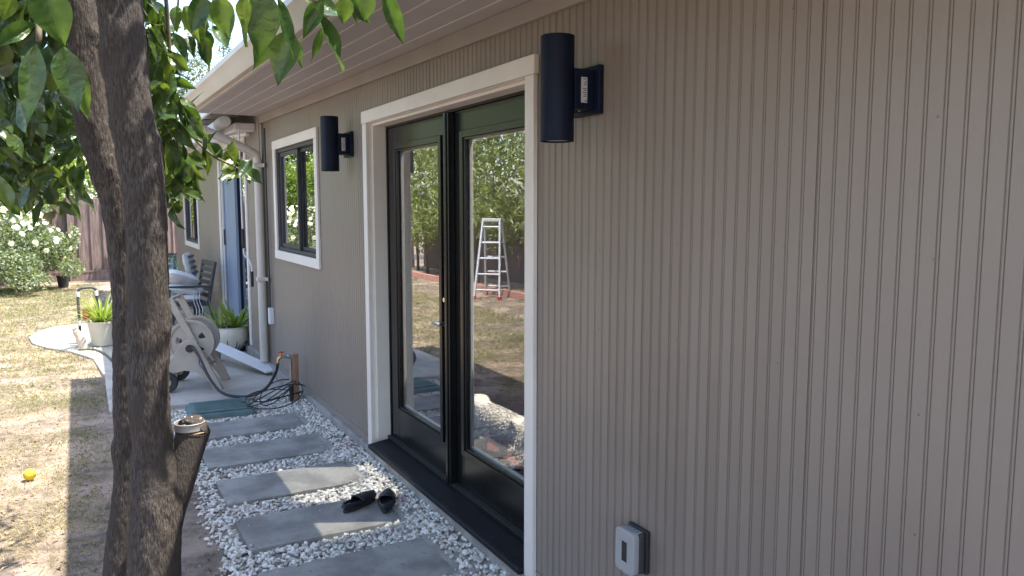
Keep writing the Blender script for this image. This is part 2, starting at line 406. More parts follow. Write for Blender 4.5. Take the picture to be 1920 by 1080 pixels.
b.add([(-.36, 2.3, -.029), (-.03, 2.3, .022), (-.03, 6.87, .022), (-.36, 6.87, -.029)], [(0, 1, 2, 3)])
struct(b.build('gravel_bed', 'foundation'))

# lawn: dry, patchy blades
def lawn(name, N, xr, yr, ln, wd, clear=True):
    x = rng.uniform(*xr, N); y = rng.uniform(*yr, N); keep = np.ones(N, bool); tone = np.zeros(N)
    for i in range(N):
        f = fbm(x[i], y[i], .8); g2 = fbm(x[i]+9, y[i], 2.6); e = (x[i] + 1.17) / .45      # bare towards the gravel
        bare = f*.9 + g2*.35 + np.clip(e + 1, 0, 1) * 1.3 + max(0, 7.2 - y[i])*.11*(x[i] > -4)
        if bare > rng.normal(.62, .22) or in_poly(x[i], y[i], SLAB): keep[i] = False
        tone[i] = (.62 if y[i] < 7.5 else .30) + .45*fbm(x[i]-5, y[i]+2, .55) + .25*g2
    x, y, tone = x[keep], y[keep], tone[keep]; n = len(x); tone = np.clip(tone + rng.normal(0, .2, n), 0, 1)
    P = np.stack([x, y, np.full(n, -.038)], 1); d = rng.normal(size=(n, 3)); d[:, 2] = np.abs(rng.normal(.55, .45, n)); d = norm(d)
    s = norm(np.cross(d, rng.normal(size=(n, 3)))); L = rng.uniform(.5, 1.3, n) * ln * (1.1 - .3*tone); W = rng.uniform(.7, 1.3, n) * wd
    mid = P + d * (L*.55)[:, None]; tip = P + d * L[:, None]; tip[:, 2] -= L*.25
    V = np.stack([P - s*(W/2)[:, None], P + s*(W/2)[:, None], mid - s*(W*.4)[:, None], mid + s*(W*.4)[:, None], tip], 1).reshape(-1, 3)
    i0 = np.arange(n)*5
    F = np.concatenate([np.stack([i0, i0+1, i0+3], 1), np.stack([i0, i0+3, i0+2], 1), np.stack([i0+2, i0+3, i0+4], 1)])
    return stuff(big_mesh(name, V, F, 'grass', np.repeat(tone, 5)))
tag(lawn('grass', 75000, (-2.9, -1.05), (2.4, 8.0), .05, .0035), 'short dry grass of the nearer lawn left of the tree trunk', 'grass')
tag(lawn('grass', 75000, (-3.9, -.6), (8.0, 19.2), .065, .006), 'sunlit dry grass of the farther lawn in front of the fence', 'grass')
tag(lawn('grass', 14000, (-6.1, -2.6), (5.0, 18.0), .06, .007), 'dry sunny lawn seen only in the door glass reflection', 'grass')

n_ = 1500; lx = rng.uniform(-2.7, -1.0, n_); ly = rng.uniform(2.5, 7.5, n_); P_ = np.stack([lx, ly, np.full(n_, -.022) + rng.uniform(-.006, .008, n_)], 1)
d_ = rng.normal(size=(n_, 3)); d_[:, 2] *= .15; q_ = rng.normal(size=(n_, 3))*.35; q_[:, 2] += 1
V, F, T = leaf_arrays(P_, d_, q_, rng.uniform(.012, .05, n_), rng.uniform(.004, .02, n_), rng.uniform(0, 1, n_), 2, .5)
tag(stuff(big_mesh('leaf_litter', V, F, 'litter', T)), 'dry brown leaf litter scattered on the bare soil around the tree', 'leaf litter')

# ================================================================== HOUSE
YE = 8.05
def ze(y): return 2.545 + .0175 * (y - YE)
house = thing('house', 'single storey house with taupe grooved siding and off white trim', 'house')
# wall core with openings
core = MB(); A, Bx = .012, .15
for y0, y1, z0, z1 in [(-3, 2.70, -.1, 2.62), (2.70, 4.78, 2.20, 2.62), (4.78, 6.02, -.1, 2.62), (6.02, 7.40, -.1, 1.245), (6.02, 7.40, 2.17, 2.62), (7.40, 8.06, -.1, 2.62),
                       (8.062, 8.98, -.1, 2.70), (8.98, 10.80, 2.36, 2.70), (10.80, 13.15, -.1, 2.70), (13.15, 14.9, -.1, 1.05), (13.15, 14.9, 2.2, 2.70), (14.9, 16.5, -.1, 2.70)]:
    core.box((A, y0, z0), (Bx, y1, z1))
core.build('wall', 'siding', house)
PROF = [(0, 0), (.0335, 0), (.0343, .0034), (.0362, .0034), (.0371, .0008), (.0407, .0008), (.0416, .0034), (.0438, .0034), (.045, 0)]
def strip(mb, y0, z0, z1, rev=True):
    b0 = len(mb.v)
    for z in (z0, z1):
        for (dy, dx) in PROF: mb.v.append((dx, y0 + dy, z))
    k = len(PROF)
    for i in range(k - 1): mb.f.append((b0+i, b0+k+i, b0+k+i+1, b0+i+1)); mb.mi.append(0)
    # closed back so every strip has thickness
    c = len(mb.v); mb.v += [(.011, y0, z0), (.011, y0+.045, z0), (.011, y0, z1), (.011, y0+.045, z1)]
    mb.f += [(c, c+1, c+3, c+2), (b0, c, c+2, b0+k), (c+1, b0+k-1, b0+2*k-1, c+3)]; mb.mi += [0, 0, 0]
SB = .128
def spans(y, ops, top):
    for (a, c, z0, z1) in ops:
        if a < y + .0225 < c: return ([(SB, z0)] if z0 > SB else []) + [(z1, top)]
    return [(SB, top)]
OPS = [(2.70, 4.78, 0, 2.19), (6.0, 7.42, 1.22, 2.19)]
far = MB(); boards = []
i = 0; y = -3.0
while y < 8.0:
    for z0, z1 in spans(y, OPS, 2.61):
        if .35 < y < 4.95: boards.append((y, z0, z1))
        else: strip(far, y, z0, z1)
    y += .045; i += 1
    if i % 27 == 15: y += .0022
y = 8.10
while y < 16.48:
    for z0, z1 in spans(y, [(8.97, 10.81, 0, 2.35), (13.14, 14.91, 1.04, 2.21)], 2.69): strip(far, y, z0, z1)
    y += .045
siding = stuff(far.build('siding', 'siding', house))
cache = {}
for (y, z0, z1) in boards:
    key = (z0, z1)
    if key not in cache:
        mb = MB(); strip(mb, 0, z0, z1); cache[key] = mb.mesh('board', 'siding')
    o = link(bpy.data.objects.new('board', cache[key])); o.location = (random.uniform(-.0004, .0004), y, 0); o.parent = siding
nl = MB()
for yy in np.arange(-.2, 8, .405):
    for zz in np.arange(.3, 2.45, .305):
        if any(a - .12 < yy < c_ + .12 and z0 - .1 < zz < z1 + .1 for a, c_, z0, z1 in OPS): continue
        ky = round((yy + 3)/.045)*.045 - 3 + .017 + random.uniform(-.008, .008); nl.lathe([(.0030, 0), (.0026, -.0007), (.0008, -.0004)], (-.0004, ky, zz + random.uniform(-.03, .03)), 7, 'x')
stuff(nl.build('nail_head', 'siding_nail', house))
# foundation
b = MB(); b.box((-.034, -3, -.15), (.012, 16.5, .085)); b.build('foundation', 'foundation', house, bevel=.008)
b = MB(); b.box((-.004, -3, .085), (.011, 2.70, .127)); b.box((-.004, 4.78, .085), (.011, 16.5, .127)); b.build('sill_board', 'siding', house)
# eave: soffit boards, frieze, fascia, gutter
def along(mb, x0, x1, z0, z1, ya=-3, yb=YE):    # bar along the eave; z are offsets from the soffit line
    return mb.hexa([(x0, ya, ze(ya)+z0), (x1, ya, ze(ya)+z0), (x1, yb, ze(yb)+z0), (x0, yb, ze(yb)+z0), (x0, ya, ze(ya)+z1), (x1, ya, ze(ya)+z1), (x1, yb, ze(yb)+z1), (x0, yb, ze(yb)+z1)])
sof = along(MB(), -.60, .0, .012, .03).build('soffit', 'soffit_paint', house)
edges = [-.60, -.482, -.362, -.242, -.122, -.002]
for a, c in zip(edges[:-1], edges[1:]):
    along(MB(), a + .003, c - .003, 0, .0118).build('board', 'soffit_paint', sof, bevel=.003)
for c in edges[1:-1]: along(MB(), c-.0028, c+.0028, -.0012, .0116).build('caulk_line', 'trim', sof)
along(MB(), -.024, -.0005, -.078, -.001).build('frieze_board', 'frieze_shaded_paint', house, bevel=.003)
along(MB(), -.628, -.601, -.012, .12).build('fascia', 'gutter_paint', house, bevel=.003)
gp = [(-.63, -.0), (-.67, -.005), (-.688, .012), (-.70, .045), (-.722, .07), (-.738, .085), (-.738, .118), (-.728, .125), (-.728, .115), (-.715, .08), (-.66, .03), (-.63, .03)]
b = MB(); ya, yb = -3, YE + .02; k = len(gp)
b.add([(x, ya, ze(ya)+z) for x, z in gp] + [(x, yb, ze(yb)+z) for x, z in gp], [tuple(range(k)), tuple(range(2*k-1, k-1, -1))] + [(i, i+k, (i+1)%k+k, (i+1)%k) for i in range(k)])
gut = b.build('gutter', 'gutter_paint', house, smooth=True)
b = MB(); cp = [(-.631, 0), (-.67, -.006), (-.69, .012), (-.703, .045), (-.724, .07), (-.741, .085), (-.741, .12), (-.631, .12)]
b.add([(x, yb, ze(yb)+z) for x, z in cp] + [(x, yb+.004, ze(yb)+z) for x, z in cp], [tuple(range(7, -1, -1)), tuple(range(8, 16))] + [(i, (i+1)%8, (i+1)%8+8, i+8) for i in range(8)])
b.build('end_cap', 'gutter_paint', gut)
# soffit end board and corner boards
b = MB(); b.hexa([(-.60, YE-.001, ze(YE)-.002), (.0, YE-.001, ze(YE)-.002), (.0, YE+.02, ze(YE)-.002), (-.60, YE+.02, ze(YE)-.002), (-.60, YE-.001, 2.72), (0, YE-.001, 3.0), (0, YE+.02, 3.0), (-.60, YE+.02, 2.72)])
b.build('rake_board', 'gutter_paint', house)
b = MB(); b.box((-.022, 7.955, .09), (-.0005, 8.04, 2.46)); b.box((-.030, 8.042, .09), (-.0005, 8.095, 2.64)); b.build('corner_board', 'siding', house, bevel=.003)
# roofs with the skylight over the room behind the french door; second hole added to let sun onto the dog
SKX, SKY_ = (.30, .90), (3.25, 4.52)
def roofz(x): return 2.575 + (x + .66) * .22
b = MB()
def slab(x0, x1, y0, y1, f, th):
    b.hexa([(x0, y0, f(x0)), (x1, y0, f(x1)), (x1, y1, f(x1)), (x0, y1, f(x0)), (x0, y0, f(x0)+th), (x1, y0, f(x1)+th), (x1, y1, f(x1)+th), (x0, y1, f(x0)+th)])
hx, hy = (.38, 1.12), (3.05, 4.50)
for x0, x1, y0, y1 in [(-.70, hx[0], -3, YE+.03), (hx[1], 1.4, -3, YE+.03), (1.82, 5.2, -3, YE+.03), (1.4, 1.82, -3, 2.9), (1.4, 1.82, 4.3, YE+.03), (hx[0], hx[1], -3, hy[0]), (hx[0], hx[1], hy[1], YE+.03)]: slab(x0, x1, y0, y1, roofz, .05)
rf = b.build('roof', 'shingle', house)
b = MB()
for x0, x1, y0, y1 in [(.15, SKX[0], 2, 7.9), (SKX[1], 1.2, 2, 7.9), (1.95, 4.5, 2, 7.9), (1.60, 1.95, 2, 7.9), (1.2, 1.60, 2, 3.0), (1.2, 1.60, 4.5, 7.9), (SKX[0], SKX[1], 2, SKY_[0]), (SKX[0], SKX[1], SKY_[1], 7.9)]: b.box((x0, y0, 2.46), (x1, y1, 2.50))
b.build('ceiling', 'interior_wall', house)
b = MB()   # skylight shaft, plus the shaft of the added hole that lights the dog
def rect(X, Y, z): return [(X[0], Y[0], z(X[0])), (X[1], Y[0], z(X[1])), (X[1], Y[1], z(X[1])), (X[0], Y[1], z(X[0]))]
lo = rect(SKX, SKY_, lambda x: 2.50); hi = rect(hx, hy, roofz)
b.add(lo + hi, [(i, (i+1)%4, (i+1)%4+4, i+4) for i in range(4)]); b.add(rect((1.2, 1.60), (3.0, 4.5), lambda x: 2.5) + rect((1.4, 1.82), (2.9, 4.3), roofz), [(i, (i+1)%4, (i+1)%4+4, i+4) for i in range(4)]); b.build('skylight_and_added_shaft', 'interior_wall', house)
b = MB(); b.hexa([(hx[0]-.05, hy[0]-.05, roofz(hx[0])+.07), (hx[1]+.05, hy[0]-.05, roofz(hx[1])+.07), (hx[1]+.05, hy[1]+.05, roofz(hx[1])+.07), (hx[0]-.05, hy[1]+.05, roofz(hx[0])+.07)] + [(hx[0]-.05, hy[0]-.05, roofz(hx[0])+.076), (hx[1]+.05, hy[0]-.05, roofz(hx[1])+.076), (hx[1]+.05, hy[1]+.05, roofz(hx[1])+.076), (hx[0]-.05, hy[1]+.05, roofz(hx[0])+.076)])
b.build('skylight', 'glass', house)
b = MB(); b.box((.15, 2, .02), (4.5, 7.9, .118)); b.build('floor', 'floor_wood', house)
b = MB(); b.box((4.5, 1.9, 0), (4.6, 8.0, 2.9)); b.box((.15, 1.9, 0), (4.5, 2.0, 2.9)); b.box((.15, 7.9, 0), (4.5, 8.0, 2.9)); b.box((.15, 8.14, 0), (.16, 8.9, .1))
b.box((3.0, 8.1, 0), (3.1, 16.5, 2.9)); b.box((.15, 16.4, 0), (3.0, 16.5, 2.9)); b.box((.15, 8.07, 2.60), (3.0, 16.5, 2.66)); b.box((.15, 8.07, .0), (3.0, 16.4, .10))
b.build('interior_wall', 'interior_wall', house)
b = MB(); b.box((-.035, -3.1, -.1), (5.2, -3.0, 3.8)); b.box((5.1, -3, -.1), (5.2, 16.5, 3.7)); b.build('end_wall', 'siding', house)
# far wing roof: short eave with rafter tails
b = MB(); slab(-.42, 3.2, YE+.06, 16.9, lambda x: 2.70 + x*.2, .06); b.build('roof', 'shingle', house)
b = MB(); b.box((-.445, YE+.06, 2.58), (-.42, 16.9, 2.69)); b.build('fascia', 'white_paint', house)
for q in range(14):
    yy = 8.4 + q*.61
    b = MB(); b.hexa([(-.42, yy, 2.59), (-.005, yy, 2.63), (-.005, yy+.045, 2.63), (-.42, yy+.045, 2.59), (-.42, yy, 2.615), (-.005, yy, 2.698), (-.005, yy+.045, 2.698), (-.42, yy+.045, 2.615)]); b.build('rafter', 'white_paint', house)
# downspout with elbows
ds = MB()
path = bez([(-.665, 7.87, 2.55), (-.662, 7.872, 2.46), (-.62, 7.876, 2.40), (-.36, 7.90, 2.285), (-.12, 7.925, 2.18), (-.072, 7.93, 2.12), (-.068, 7.93, 2.0)], 8)
ds.tube(path + [Vector((-.068, 7.93, .9)), Vector((-.068, 7.93, .10))], .04, 16, squash=(1.0, .8))
dso = ds.build('downspout', 'gutter_paint', house, smooth=True)
for k in range(5):
    rb = MB(); off = (-.02 + .01*k)
    rb.tube([p + Vector((-.0, off*.9, 0)) + Vector((-.018, 0, -.034)) * (1 if i < 44 else 0) for i, p in enumerate(path[6:42])], .0035, 6); rb.build('rib', 'gutter_paint', dso, smooth=True)
for z in (2.05, .93):
    b = MB(); b.box((-.115, 7.885, z-.02), (-.025, 7.975, z+.02)); b.box((-.03, 7.80, z-.018), (-.012, 7.884, z+.018)); b.build('strap', 'gutter_paint', dso, bevel=.006)
b = MB(); b.tube([(-.03, 7.76, .5), (-.03, 7.76, 2.4)], .011, 10); b.build('conduit', 'dark_grey', house, smooth=True)
b = MB(); b.box((-.05, 7.70, .50), (-.0005, 7.77, .66)); b.build('junction_box', 'white_paint', house, bevel=.008)

# ================================================================== FRENCH DOOR
door = thing('french_door', 'black double french door with full glass panes and off white casing', 'door', (0, 0, 0))
b = MB(); b.box((-.024, 2.665, 2.168), (-.001, 4.822, 2.243)); b.build('casing', 'trim', door, bevel=.003)
for y0, y1 in ((2.672, 2.742), (4.740, 4.812)):
    b = MB(); b.box((-.022, y0, .085 if y0 > 3 else .062), (-.001, y1, 2.1665)); b.build('casing', 'trim', door, bevel=.003)
b = MB()
for s, (y0, y1) in ((1, (4.741, 4.775)), (-1, (2.705, 2.741))): b.box((-.0005, y0, .09), (.175, y1, 2.1995))
b.box((-.0005, 2.742, 2.166), (.175, 4.74, 2.1995)); b.build('jamb', 'trim', door, bevel=.002)
b = MB()   # stop moulding, stepped inside the jamb
b.box((.018, 4.724, .14), (.105, 4.7405, 2.1655)); b.box((.018, 2.7415, .14), (.105, 2.756, 2.1655)); b.box((.018, 2.757, 2.150), (.105, 4.723, 2.1655))
b.build('stop_moulding', 'trim', door, bevel=.002)
b = MB(); b.box((.106, 4.712, .14), (.17, 4.7405, 2.165)); b.box((.106, 2.7415, .14), (.17, 2.768, 2.165)); b.box((.106, 2.769, 2.137), (.17, 4.711, 2.165)); b.build('weather_frame', 'black_door', door)
def frame(mb, x0, x1, y0, y1, z0, z1, w, wb=None, wt=None):
    wb = wb or w; wt = wt or w
    mb.box((x0, y0, z0), (x1, y0+w, z1)); mb.box((x0, y1-w, z0), (x1, y1, z1)); mb.box((x0, y0+w, z0), (x1, y1-w, z0+wb)); mb.box((x0, y0+w, z1-wt), (x1, y1-w, z1)); return mb
for y0, y1 in ((2.77, 3.735), (3.74, 4.708)):
    leaf = frame(MB(), .112, .156, y0, y1, .152, 2.135, .125, .20, .115).build('leaf', 'black_door', door, bevel=.002)
    p0, p1 = y0+.118, y1-.118; zb, zt = .342, 2.03
    b = MB(); w = .034
    for i, (ya, yb, za, zb_) in enumerate([(p0, p0+w, zb, zt), (p1-w, p1, zb, zt), (p0+w, p1-w, zb, zb+w), (p0+w, p1-w, zt-w, zt)]): b.box((.096, ya, za), (.1125, yb, zb_))
    for ya, yb, za, zb_ in [(p0+w, p0+w+.012, zb+w, zt-w), (p1-w-.012, p1-w, zb+w, zt-w), (p0+w+.012, p1-w-.012, zb+w, zb+w+.012), (p0+w+.012, p1-w-.012, zt-w-.012, zt-w)]: b.box((.104, ya, za), (.124, yb, zb_))
    b.build('glazing_bead', 'black_door', leaf, bevel=.003)
    b = frame(MB(), .133, .150, p0+.030, p1-.030, zb+.03, zt-.03, .022); b.build('inner_bead', 'white_paint', leaf)
    b = MB(); b.box((.126, p0+.02, zb+.02), (.130, p1-.02, zt-.02)); b.build('pane', 'glass', leaf)
    if y0 > 3:
        b = MB()
        b.lathe([(.030, 0), (.030, .006), (.024, .010), (.012, .010), (.012, .03), (.006, .03)], (0, 0, 0), 24, 'x')
        me = b.mesh('deadbolt', 'chrome', True)
        o = link(bpy.data.objects.new('deadbolt', me)); o.location = (.112, y0+.055, 1.150); o.rotation_euler = (0, R(180), 0); o.parent = leaf
        b = MB(); b.box((.106, y0+.03, .95), (.1125, y0+.085, 1.065)); b.tube([(.108, y0+.057, 1.02), (.055, y0+.057, 1.02)], .010, 14)
        b.tube(bez([(.060, y0+.050, 1.02), (.055, y0+.08, 1.021), (.058, y0+.12, 1.016), (.062, y0+.165, 1.012)], 6), [.011]*12+[.009]*7, 12); b.build('lever_handle', 'chrome', leaf, smooth=True, bevel=.001)
b = MB(); b.box((.072, 3.705, .15), (.1118, 3.765, 2.134)); b.box((.064, 3.722, .15), (.0722, 3.748, 2.134)); b.build('astragal', 'black_door', door, bevel=.004)
b = MB(); b.hexa([(-.048, 2.745, .086), (.11, 2.745, .086), (.11, 4.738, .086), (-.048, 4.738, .086), (-.048, 2.745, .112), (.11, 2.745, .132), (.11, 4.738, .132), (-.048, 4.738, .112)])
th = b.build('threshold', 'bronze', door, bevel=.004)
for k in range(11):
    x = -.038 + k*.0108; zz = .112 + (x+.048)/.158*.02
    b = MB(); b.box((x, 2.75, zz-.004), (x+.005, 4.73, zz+.0035)); b.build('ridge', 'bronze', th, bevel=.001)
b = MB(); b.box((.084, 2.757, .130), (.150, 4.723, .151)); b.build('sill_cap', 'bronze', door, bevel=.003)
b = MB(); b.box((.080, 2.757, .1515), (.111, 4.723, .158)); b.build('door_sweep', 'rubber', door)

# ================================================================== WINDOWS
win = thing('window', 'sliding window with dark frame and off white casing beside the downspout', 'window')
b = MB(); b.box((-.022, 5.925, 2.172), (-.001, 7.487, 2.250)); b.build('casing', 'trim', win, bevel=.003)
b = MB(); b.box((-.022, 5.925, 1.165), (-.001, 7.487, 1.243)); b.build('casing', 'trim', win, bevel=.003)
for y0, y1 in ((5.93, 6.01), (7.40, 7.482)):
    b = MB(); b.box((-.020, y0, 1.2435), (-.001, y1, 2.1715)); b.build('casing', 'trim', win, bevel=.003)
frame(MB(), .004, .10, 6.011, 7.399, 1.244, 2.171, .03).build('frame', 'dark_grey', win, bevel=.002)
s1 = frame(MB(), .022, .045, 6.70, 7.368, 1.275, 2.14, .038).build('sash', 'dark_grey', win, bevel=.002)
b = MB(); b.box((.031, 6.739, 1.314), (.035, 7.329, 2.101)); b.build('pane', 'glass', s1)
s2 = frame(MB(), .050, .073, 6.042, 6.735, 1.275, 2.14, .03).build('sash', 'dark_grey', win, bevel=.002)
b = MB(); b.box((.059, 6.073, 1.306), (.063, 6.704, 2.109)); b.build('pane', 'glass', s2)
b = MB()
for k in range(10):
    y0 = 6.62 + k*.082
    b.hexa([(.19, y0, 1.15), (.235, y0+.07, 1.15), (.237, y0+.07, 1.15), (.192, y0, 1.15), (.19, y0, 2.3), (.235, y0+.07, 2.3), (.237, y0+.07, 2.3), (.192, y0, 2.3)])
tag(b.build('vertical_blind', 'blinds'), 'pale vertical blind hanging inside the sliding window', 'blind')

fwin = thing('window', 'dark window at the far end of the house beyond the patio door', 'window')
b = frame(MB(), -.02, -.001, 13.07, 14.98, .97, 2.28, .08); b.build('casing', 'trim', fwin, bevel=.003)
frame(MB(), .004, .09, 13.151, 14.899, 1.051, 2.199, .035).build('frame', 'dark_grey', fwin)
for y0, y1, x in ((13.19, 14.04, .05), (14.0, 14.86, .03)):
    s = frame(MB(), x, x+.018, y0, y1, 1.087, 2.163, .03).build('sash', 'dark_grey', fwin); b = MB(); b.box((x+.007, y0+.03, 1.118), (x+.011, y1-.03, 2.132)); b.build('pane', 'glass', s)

pdoor = thing('patio_door', 'tall sliding patio door with blue panel and dark glass half', 'door')
b = MB(); b.box((-.02, 8.90, 2.361), (-.001, 10.88, 2.44)); b.build('casing', 'trim', pdoor, bevel=.003)
for y0, y1 in ((8.90, 8.978), (10.802, 10.88)):
    b = MB(); b.box((-.02, y0, .10), (-.001, y1, 2.360)); b.build('casing', 'trim', pdoor, bevel=.003)
frame(MB(), .004, .12, 8.981, 10.799, .10, 2.359, .03).build('frame', 'trim', pdoor)
lf = frame(MB(), .02, .05, 9.86, 10.768, .132, 2.327, .06).build('leaf', 'blue_panel', pdoor); b = MB(); b.box((.032, 9.92, .192), (.042, 10.708, 2.267)); b.build('panel', 'blue_panel', lf)
lf = frame(MB(), .055, .085, 9.012, 9.93, .132, 2.327, .085).build('leaf', 'sconce_metal', pdoor); b = MB(); b.box((.068, 9.097, .217), (.072, 9.845, 2.242)); b.build('pane', 'glass', lf)
b = MB(); b.box((.03, 9.0, .09), (-.06, 10.78, .10)); b.build('threshold', 'dark_grey', pdoor)
b = MB(); b.box((.008, 10.70, 1.15), (.02, 10.74, 1.35)); b.build('handle', 'rubber', pdoor)

# ================================================================== AWNING folded over the patio door
aw = thing('awning', 'white retractable awning folded up under the far eave', 'awning', (0, 0, 0))
b = MB(); b.box((-.20, 8.35, 2.42), (-.0005, 12.6, 2.50)); b.build('mounting_bar', 'white_paint', aw, bevel=.01)
b = MB(); b.tube([(-.30, 8.3, 2.50), (-.30, 12.65, 2.50)], .055, 20); rl = b.build('fabric_roll', 'cushion', aw, smooth=True)
for k in range(14):
    b = MB(); b.lathe([(.058, 0), (.062, .006), (.058, .012)], (-.30, 8.31 + k*.026, 2.50), 20, 'y', False, False); b.build('stripe', 'reel_plastic', rl, smooth=True)
for yy in (8.5, 12.3):
    b = MB(); b.bar((-.05, yy, 2.40), (-.36, yy+.9*(1 if yy < 10 else -1), 2.36), .045, .035); b.bar((-.36, yy+.9*(1 if yy < 10 else -1), 2.36), (-.42, yy+.05, 2.38), .04, .03); b.build('folding_arm', 'white_paint', aw, bevel=.004)
b = MB(); b.box((-.46, 8.32, 2.36), (-.40, 12.62, 2.42)); b.build('front_bar', 'white_paint', aw, bevel=.01)
b = MB(); cx, cy = -.16, 8.36
b.tube(bez([(cx, cy, 2.46), (cx, cy, 2.2), (cx, cy, 1.6), (cx+.005, cy, 1.24), (cx+.01, cy, 1.15), (cx+.05, cy-.03, 1.10), (cx+.07, cy-.05, 1.02), (cx+.07, cy-.05, .95)], 8), .0085, 8); cr = b.build('crank_rod', 'white_paint', aw, smooth=True)
for z0, z1, px, py in ((1.22, 1.42, cx+.003, cy), (.82, .98, cx+.07, cy-.05)):
    b = MB(); b.lathe([(.014, 0), (.016, .02), (.016, z1-z0-.02), (.014, z1-z0)], (px, py, z0), 12); b.build('grip', 'rubber', cr, smooth=True)

# ================================================================== SCONCES
def sconce(y, z, label):
    t = thing('wall_sconce', label, 'wall lamp', (0, y, z), 0, 'cylinder sconces on the siding')
    b = MB(); b.box((-.022, -.083, -.083), (-.0005, .083, .083)); b.build('back_plate', 'sconce_metal', t, bevel=.003)
    b = MB(); b.box((-.10, -.052, -.068), (-.0225, .052, .068)); arm = b.build('arm', 'sconce_metal', t, bevel=.002)
    b = MB(); r = .0585; h = .178
    b.lathe([(r-.004, -h+.03), (r-.004, -h), (r, -h), (r, -h+.004), (r-.0012, -h+.0045), (r-.0012, -h+.006), (r, -h+.0065), (r, h-.0065), (r-.0012, h-.006), (r-.0012, h-.0045), (r, h-.004), (r, h), (r-.004, h), (r-.004, h-.03)], (-.138, 0, 0), 56)
    b.build('shade', 'sconce_metal', t, smooth=True)
    b = MB(); b.lathe([(.0535, -h+.006), (.0535, -h+.009)], (-.138, 0, 0), 40); b.build('diffuser', 'sticker', t)
    b = MB(); b.box((-.0745, -.0527, -.046), (-.049, -.0521, .040)); st = b.build('label_sticker', 'sticker', arm)
    b = MB()
    for k, (wl, zz) in enumerate([(.7, .034), (.35, .026), (.6, .020), (.5, .014), (.8, .002), (.6, -.004), (.8, -.012), (.5, -.018), (.7, -.024), (.4, -.040)]):
        x0 = -.0725; b.box((x0 + .021*(1-wl), -.0530, zz-.0012), (x0+.021, -.0527, zz+.0012))
    b.add([(-.0565, -.0531, -.042), (-.0505, -.0531, -.042), (-.0535, -.0531, -.035)], [(0, 1, 2)])
    b.build('printed_line', 'print_dark', t)
    for q in (-1, 1):
        b = MB(); b.lathe([(.004, 0), (.004, .002), (.002, .003)], (0, 0, 0), 10, 'z'); o = b.build('screw', 'dull_metal', t, smooth=True); o.location = (-.06, q*.02, -.0705); o.rotation_euler = (R(180), 0, 0)
sconce(2.312, 2.052, 'dark navy cylinder sconce right of the french door, nearest the camera')
sconce(5.135, 2.062, 'dark navy cylinder sconce between the sliding window and the french door')

# ================================================================== OUTLET
ot = thing('outlet_box', 'grey weatherproof outlet box low on the siding right of the door', 'outlet', (0, 1.985, .505))
b = MB(); b.box((-.018, -.052, -.075), (-.0005, .052, .075)); b.build('gasket', 'rubber', ot, bevel=.006)
b = MB(); b.box((-.045, -.048, -.070), (-.0185, .048, .070)); b.build('base', 'dark_grey', ot, bevel=.008, seg=3)
def rounded(w, h, r, n=6):
    P = []
    for cx, cy, a0 in ((w-r, h-r, 0), (-w+r, h-r, 90), (-w+r, -h+r, 180), (w-r, -h+r, 270)):
        for k in range(n+1): a = R(a0 + 90*k/n); P.append((cx + r*math.cos(a), cy + r*math.sin(a)))
    return P
PX = lambda x: Matrix(((0, 0, 1, x), (1, 0, 0, 0), (0, 1, 0, 0), (0, 0, 0, 1)))   # plate local (u,v) -> (y,z) at given x
cv = plate('cover', rounded(.046, .070, .016), [rounded(.0165, .037, .003)], .026, 'grey_plastic', ot, PX(-.058), .004)
b = MB(); b.box((-.0700, -.0163, -.0368), (-.054, .0163, .0368)); b.build('cover_window', 'rubber', ot)
for k in range(4):
    b = MB(); y = .026 - k*.016; b.box((-.037, y-.002, .0702), (-.028, y+.002, .0712)); b.build('vent_slot', 'rubber', ot)
b = MB(); b.box((-.046, -.040, .064), (-.022, .040, .0705)); b.build('hinge_ledge', 'grey_plastic', ot, bevel=.003)

# ================================================================== MAIN TREE
tree = thing('citrus_tree', 'broadleaf tree with two brown stems leaning over the lawn beside the path', 'tree', (0, 0, 0))
def resample(ctrl, n):
    c = bez([p[:3] for p in ctrl], n); r = []
    for i in range(len(ctrl)-1):
        for k in range(n): r.append(ctrl[i][3] + (ctrl[i+1][3]-ctrl[i][3])*k/n)
    return c, r + [ctrl[-1][3]]
T1 = [(-1.50, 2.16, -.15, .16), (-1.495, 2.17, .15, .105), (-1.488, 2.185, .4, .078), (-1.475, 2.18, .67, .074), (-1.464, 2.185, .84, .067), (-1.465, 2.195, .94, .060), (-1.465, 2.2, 1.03, .0535), (-1.466, 2.2, 1.21, .0545), (-1.457, 2.2, 1.41, .052), (-1.452, 2.2, 1.63, .0545), (-1.459, 2.2, 1.77, .0585), (-1.475, 2.2, 1.90, .055), (-1.489, 2.2, 2.16, .056), (-1.51, 2.2, 2.45, .050), (-1.48, 2.25, 2.8, .04), (-1.40, 2.3, 3.2, .028)]
T2 = [(-1.522, 2.36, -0.15, 0.140), (-1.537, 2.38, 0.20, 0.090), (-1.542, 2.40, 0.50, 0.072), (-1.537, 2.41, 0.62, 0.064), (-1.519, 2.41, 0.80, 0.052), (-1.508, 2.41, 0.97, 0.048), (-1.502, 2.41, 1.20, 0.045), (-1.494, 2.41, 1.40, 0.044), (-1.502, 2.41, 1.63, 0.050), (-1.530, 2.41, 1.77, 0.050), (-1.560, 2.41, 1.91, 0.050), (-1.570, 2.41, 2.18, 0.045), (-1.630, 2.46, 2.50, 0.039), (-1.770, 2.56, 2.90, 0.028)]
for T, sd_ in ((T1, 1), (T2, 5)):
    c, r = resample(T, 34); b = MB(); b.tube(c, [q*.90 for q in r], 120, noise=.05, nf=9, seed=sd_, fine=.0022); b.build('trunk', 'bark', tree, smooth='all')
